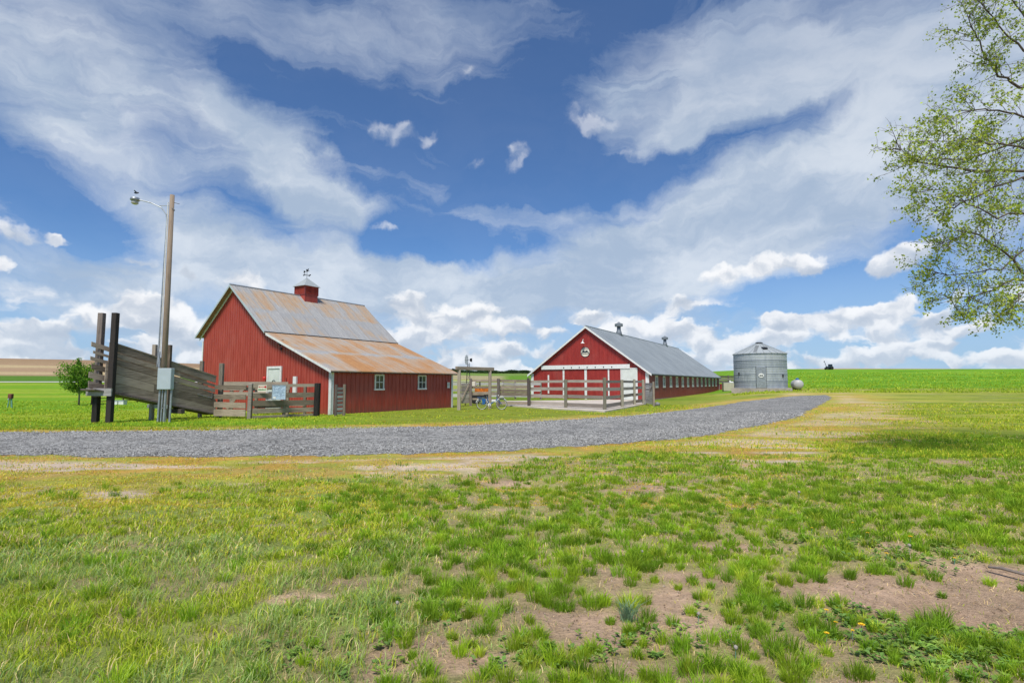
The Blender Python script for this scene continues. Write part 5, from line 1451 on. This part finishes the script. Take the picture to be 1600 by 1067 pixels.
# ================================================================== TREES
def leaf_mesh(name, P, size, cols, parent, droop=0.3, seed=1, elong=1.7):
    rg = np.random.default_rng(seed)
    P = np.array(P); k = len(P)
    s = size * rg.uniform(.6, 1.25, k)
    a = rg.normal(0, 1, (k, 3)); a[:, 2] -= droop; a /= np.linalg.norm(a, axis=1)[:, None]
    b = np.cross(a, rg.normal(0, 1, (k, 3))); b /= np.linalg.norm(b, axis=1)[:, None]
    V = np.zeros((k, 4, 3))
    V[:, 0] = P; V[:, 1] = P + a * s[:, None] * .5 + b * s[:, None] / elong * .6; V[:, 2] = P + a * s[:, None]; V[:, 3] = P + a * s[:, None] * .5 - b * s[:, None] / elong * .6
    cols = np.array(cols); C = cols[rg.integers(0, len(cols), k)] * rg.uniform(.7, 1.3, (k, 1))
    o = mesh_from(name, V.reshape(-1, 3), np.arange(k * 4), np.full(k, 4), M['leaf'], np.repeat(C, 4, 0))
    if parent: o.parent = parent
    return o

# young tree on the left lawn
tp = gpt(121, 633)
yt = thing('young_tree', tp, 'young round-crowned green tree alone on the left lawn', 'tree')
rg = random.Random(11)
MB().tube([(.1, 0, -.1), (.08, .02, .7), (.0, 0, 1.6), (-.1, 0, 2.9)], [.07, .055, .045, .02], 8).build('trunk', 'bark2', yt, True)
mb = MB(); P_ = []
for i in range(46):
    z0 = rg.uniform(.75, 2.7); a = rg.uniform(0, 2 * PI); f_ = (z0 - .75) / 2.0
    L = (1.15 * math.sin(PI * min(1, .22 + .8 * (1 - f_) * .75)) + .1) * rg.uniform(.65, 1.05)
    if math.cos(a) < 0: L *= 1.1
    e = Vector((.02 + L * math.cos(a), L * math.sin(a), z0 + L * rg.uniform(.25, .75)))
    b0 = Vector((.06 - .05 * z0 / 2, 0, z0)); m1 = b0.lerp(e, .5) + Vector((0, 0, -.05))
    mb.tube([b0, m1, e], [.02, .012, .005], 5)
    for j in range(95):
        t = rg.uniform(.25, 1.05); q = b0.lerp(e, t) + Vector((rg.gauss(0, .11), rg.gauss(0, .11), rg.gauss(0, .11))); P_.append(q)
for j in range(260): t = rg.random(); P_.append(Vector((-.12 + rg.gauss(0, .13) * (1 - t), rg.gauss(0, .13), 2.6 + t * .85)))
for j in range(200): t = rg.random(); P_.append(Vector((.62 + rg.gauss(0, .1) * (1 - t), rg.gauss(0, .1), 2.0 + t * .75)))
mb.build('branches', 'bark2', yt)
leaf_mesh('crown', P_, .12, [(.14, .30, .03), (.20, .38, .035), (.10, .22, .02), (.27, .42, .04)], yt, .2, 3, 1.4)

# big tree reaching in from the right
bt = Vector((14.6, 13.2, 0)); bt.z = hz(bt.x, bt.y)
BT = thing('big_tree', bt, 'tall tree in fresh spring leaf reaching in from the right edge', 'tree')
rg = random.Random(21)
def P3(px, py, Y): return at(px, py, Y) - bt
trunk = [Vector((0, 0, -.3)), Vector((.05, 0, 1.6)), Vector((-.05, .05, 3.2)), Vector((.05, .1, 5)), Vector((0, 0, 7.2)), Vector((.1, 0, 9.5)), Vector((0, .1, 12))]
MB().tube(trunk, [.36, .30, .27, .24, .19, .13, .05], 14).build('trunk', 'bark', BT, True)
def tp_(z):
    for a, b in zip(trunk, trunk[1:]):
        if a.z <= z <= b.z: return a.lerp(b, (z - a.z) / (b.z - a.z))
    return trunk[-1]
limbs = [  # trunk height, way points, foot radius
    (4.6, [P3(1600, 268, 12.6), P3(1515, 264, 12.2), P3(1440, 255, 12.0), P3(1395, 232, 12.0)], .075),
    (4.2, [P3(1600, 275, 12.0), P3(1540, 300, 11.6), P3(1490, 325, 11.3), P3(1462, 332, 11.2)], .055),
    (6.2, [P3(1600, 140, 12.4), P3(1560, 115, 12.1), P3(1530, 70, 12.0), P3(1510, 20, 12.0)], .065),
    (5.6, [P3(1610, 185, 11.6), P3(1560, 170, 11.3), P3(1510, 175, 11.2), P3(1470, 190, 11.1)], .05),
    (3.4, [P3(1600, 425, 12.8), P3(1560, 385, 12.4), P3(1510, 362, 12.1), P3(1470, 385, 12.1)], .06),
    (3.2, [P3(1600, 432, 12.2), P3(1570, 440, 11.9), P3(1520, 465, 11.7), P3(1475, 462, 11.6)], .055),
    (3.0, [P3(1610, 440, 11.6), P3(1590, 470, 11.4), P3(1572, 492, 11.4)], .045),
    (3.7, [P3(1620, 380, 13.2), P3(1560, 420, 13.0), P3(1500, 430, 12.9), P3(1460, 428, 12.9)], .05),
    (7.6, [P3(1620, 60, 12.8), P3(1590, 10, 12.8), P3(1560, -40, 12.8)], .06),
    (7.0, [P3(1620, 100, 11.8), P3(1580, 60, 11.6), P3(1545, 20, 11.5), P3(1510, -20, 11.5)], .05),
    (4.9, [P3(1620, 240, 11.0), P3(1560, 225, 10.7), P3(1500, 215, 10.6), P3(1430, 222, 10.6)], .05),
    (4.0, [P3(1620, 330, 11.2), P3(1560, 340, 10.9), P3(1500, 310, 10.8), P3(1440, 290, 10.8)], .045),
]
for i in range(5):     # the rest of the crown, out of the picture
    a = rg.uniform(-1.9, 1.9); z = rg.uniform(3.2, 9.5); L = rg.uniform(3.2, 5.0) * (1 - max(0, z - 7) * .12)
    c = tp_(z); limbs.append((z, [c + Vector((math.cos(a) * L * f_, math.sin(a) * L * f_, L * f_ * rg.uniform(.15, .45))) for f_ in (.35, .7, 1)], .08))
mb = MB(); LP = []
def branch(p0, d, L, r, lev):
    n = 4; pts = [p0]; dd = d.normalized()
    for i in range(n):
        dd = (dd + Vector((rg.gauss(0, .16), rg.gauss(0, .16), rg.gauss(.02, .14)))).normalized(); pts.append(pts[-1] + dd * L / n)
    mb.tube(pts, [r * (1 - .75 * i / n) for i in range(n + 1)], 5 if lev < 2 else 3, False)
    if lev < 2:
        m = 6 if lev == 0 else 5
        for j in range(m):
            t = rg.uniform(.2, 1); k = min(n - 1, int(t * n)); q = pts[k].lerp(pts[k + 1], t * n - k)
            s = Vector((rg.gauss(0, 1), rg.gauss(0, 1), rg.gauss(0, .8))).normalized()
            branch(q, dd * .8 + s * .85, L * rg.uniform(.35, .6), r * .5, lev + 1)
    m = {0: 1, 1: 2, 2: 3}[lev]
    if rg.random() < .22: m = int(m * .3)
    for j in range(m):
        t = rg.uniform(.3, 1.03); k = min(n - 1, int(t * n)); q = pts[k].lerp(pts[k + 1], min(1, t * n - k))
        LP.append(q + Vector((rg.gauss(0, .035), rg.gauss(0, .035), rg.gauss(0, .035))))
for z, way, r0 in limbs:
    pts = [tp_(z)] + way
    # smooth the limb
    fine = []
    for i in range(len(pts) - 1):
        for s in (0, .25, .5, .75): fine.append(pts[i].lerp(pts[i + 1], s) + Vector((rg.gauss(0, .025), rg.gauss(0, .025), rg.gauss(0, .03))))
    fine.append(pts[-1])
    nf = len(fine)
    r0 *= .62
    mb.tube(fine, [r0 * (1 - .85 * i / (nf - 1)) for i in range(nf)], 7, False)
    vis = z and way[0].x < 0
    for j in range(27 if vis else 6):
        t = rg.uniform(.22, 1.0) ** .8; k = min(nf - 2, int(t * (nf - 1))); q = fine[k].lerp(fine[k + 1], t * (nf - 1) - k)
        d = (fine[k + 1] - fine[k]).normalized()
        s = Vector((rg.gauss(0, 1), rg.gauss(0, 1), rg.gauss(0, 1) + .1)).normalized()
        branch(q, d * .7 + s * .9, rg.uniform(.35, .85), r0 * .22, 0 if rg.random() < .55 else 1)
mb.build('branches', 'bark', BT)
print('leaves', len(LP))
leaf_mesh('crown', LP, .060, [(.42, .54, .06), (.50, .60, .08), (.30, .43, .05), (.56, .62, .12), (.22, .33, .035)], BT, .5, 8, 1.7)

# ================================================================== small foreground things
def dandelion(px, py, r, label, seed_head=False):
    p = gpt(px, py + 6); p.z += float(bumpz(np.array([p.x]), np.array([p.y]))[0])
    h = .055 if not seed_head else .07
    o = thing('dandelion', p, label, 'flower', group='dandelions in the foreground grass')
    MB().tube([(0, 0, 0), (.004, 0, h)], .0022, 5).build('stem', 'teal', o)
    mb = MB()
    if seed_head:
        rock(mb, (.004, 0, h + r * .6), r, 5, 1.0); mb.build('seed_head', 'concdark', o, True)
    else:
        for ring, (n, rr, up) in enumerate(((16, r, .25), (12, r * .7, .7), (8, r * .4, 1.3))):
            for k in range(n):
                t = 2 * PI * k / n + ring; u = Vector((math.cos(t), math.sin(t), up)).normalized() * rr; v = Vector((-math.sin(t), math.cos(t), 0)) * rr * .2
                c = Vector((.004, 0, h)); mb.raw([c, c + u * .7 - v, c + u, c + u * .7 + v], [(0, 1, 2, 3)])
        mb.build('flower_head', M['yellow'], o)
M['yellow'] = plain('petal_yellow', (.85, .55, .01), .6, var=.1)
for px, py, r, lab in [
    (1345.7, 979, .024, 'largest open yellow dandelion, beside the bare patch at lower right'), (1291, 991, .018, 'yellow dandelion lowest and leftmost of the cluster below the bare patch'),
    (1305, 975.5, .017, 'yellow dandelion left of the largest one, in the leafy weeds'), (1291, 958, .016, 'yellow dandelion topmost of the cluster below the bare patch'),
    (1331.6, 988, .012, 'half-open yellow dandelion just under the largest bloom'), (1422.6, 845, .022, 'yellow dandelion farthest right above the bare patch'),
    (1385, 869, .019, 'yellow dandelion on the upper edge of the bare soil patch'), (1355.5, 835, .019, 'yellow dandelion standing above the leafy weeds, mid right'),
    (1268.5, 830.5, .016, 'small yellow dandelion leftmost above the bare patch'), (1332, 820, .018, 'yellow dandelion highest up on the right-hand lawn'), (1491.5, 876, .016, 'pale yellow dandelion at the far right rim of the bare patch')]:
    dandelion(px, py, r, lab)
for px, py, r, lab in [(1248.5, 772, .03, 'white dandelion clock far back on the right lawn'), (1149, 1023, .02, 'white dandelion clock near the bottom edge, right of centre'), (1421, 862, .024, 'white dandelion clock beside the yellow bloom above the bare patch'),
                       (619.6, 951, .02, 'white dandelion clock among tufts left of centre'), (1002.5, 868.5, .022, 'white dandelion clock in the middle of the lawn'), (1091, 971, .017, 'white dandelion clock on bare soil right of centre')]:
    dandelion(px, py, r * .62, lab, True)
p = gpt(1544, 895); q = gpt(1612, 910)
o = MB().tube([Vector((0, 0, .05)), (q - p) * .4 + Vector((0, .03, .06)), (q - p) + Vector((0, 0, .05))], [.008, .014, .012], 7).build('stick', 'bark', smooth=True)
o.location = p; tag(o, 'dead grey stick lying on the bare soil at the right edge', 'stick')
p = gpt(981, 972); p.z += float(bumpz(np.array([p.x]), np.array([p.y]))[0])
n = 90; a = rng.uniform(0, 2 * PI, n)
v, c = blades(rng.normal(0, .02, n), rng.normal(0, .02, n), rng.uniform(.09, .17, n), np.full(n, .006), rng.uniform(.3, 1.1, n), a, np.array([(.17, .27, .17)]) * rng.uniform(.7, 1.3, (n, 1)), z=np.zeros(n))
o5 = (np.arange(n) * 5)[:, None]
o = mesh_from('grass_clump', v, (np.array([0, 1, 3, 2, 2, 3, 4])[None] + o5).ravel(), np.tile([4, 3], n), M['grass'], c)
o.location = p; tag(o, 'blue-green clump of stiff grass on bare soil, front centre right', 'plant')
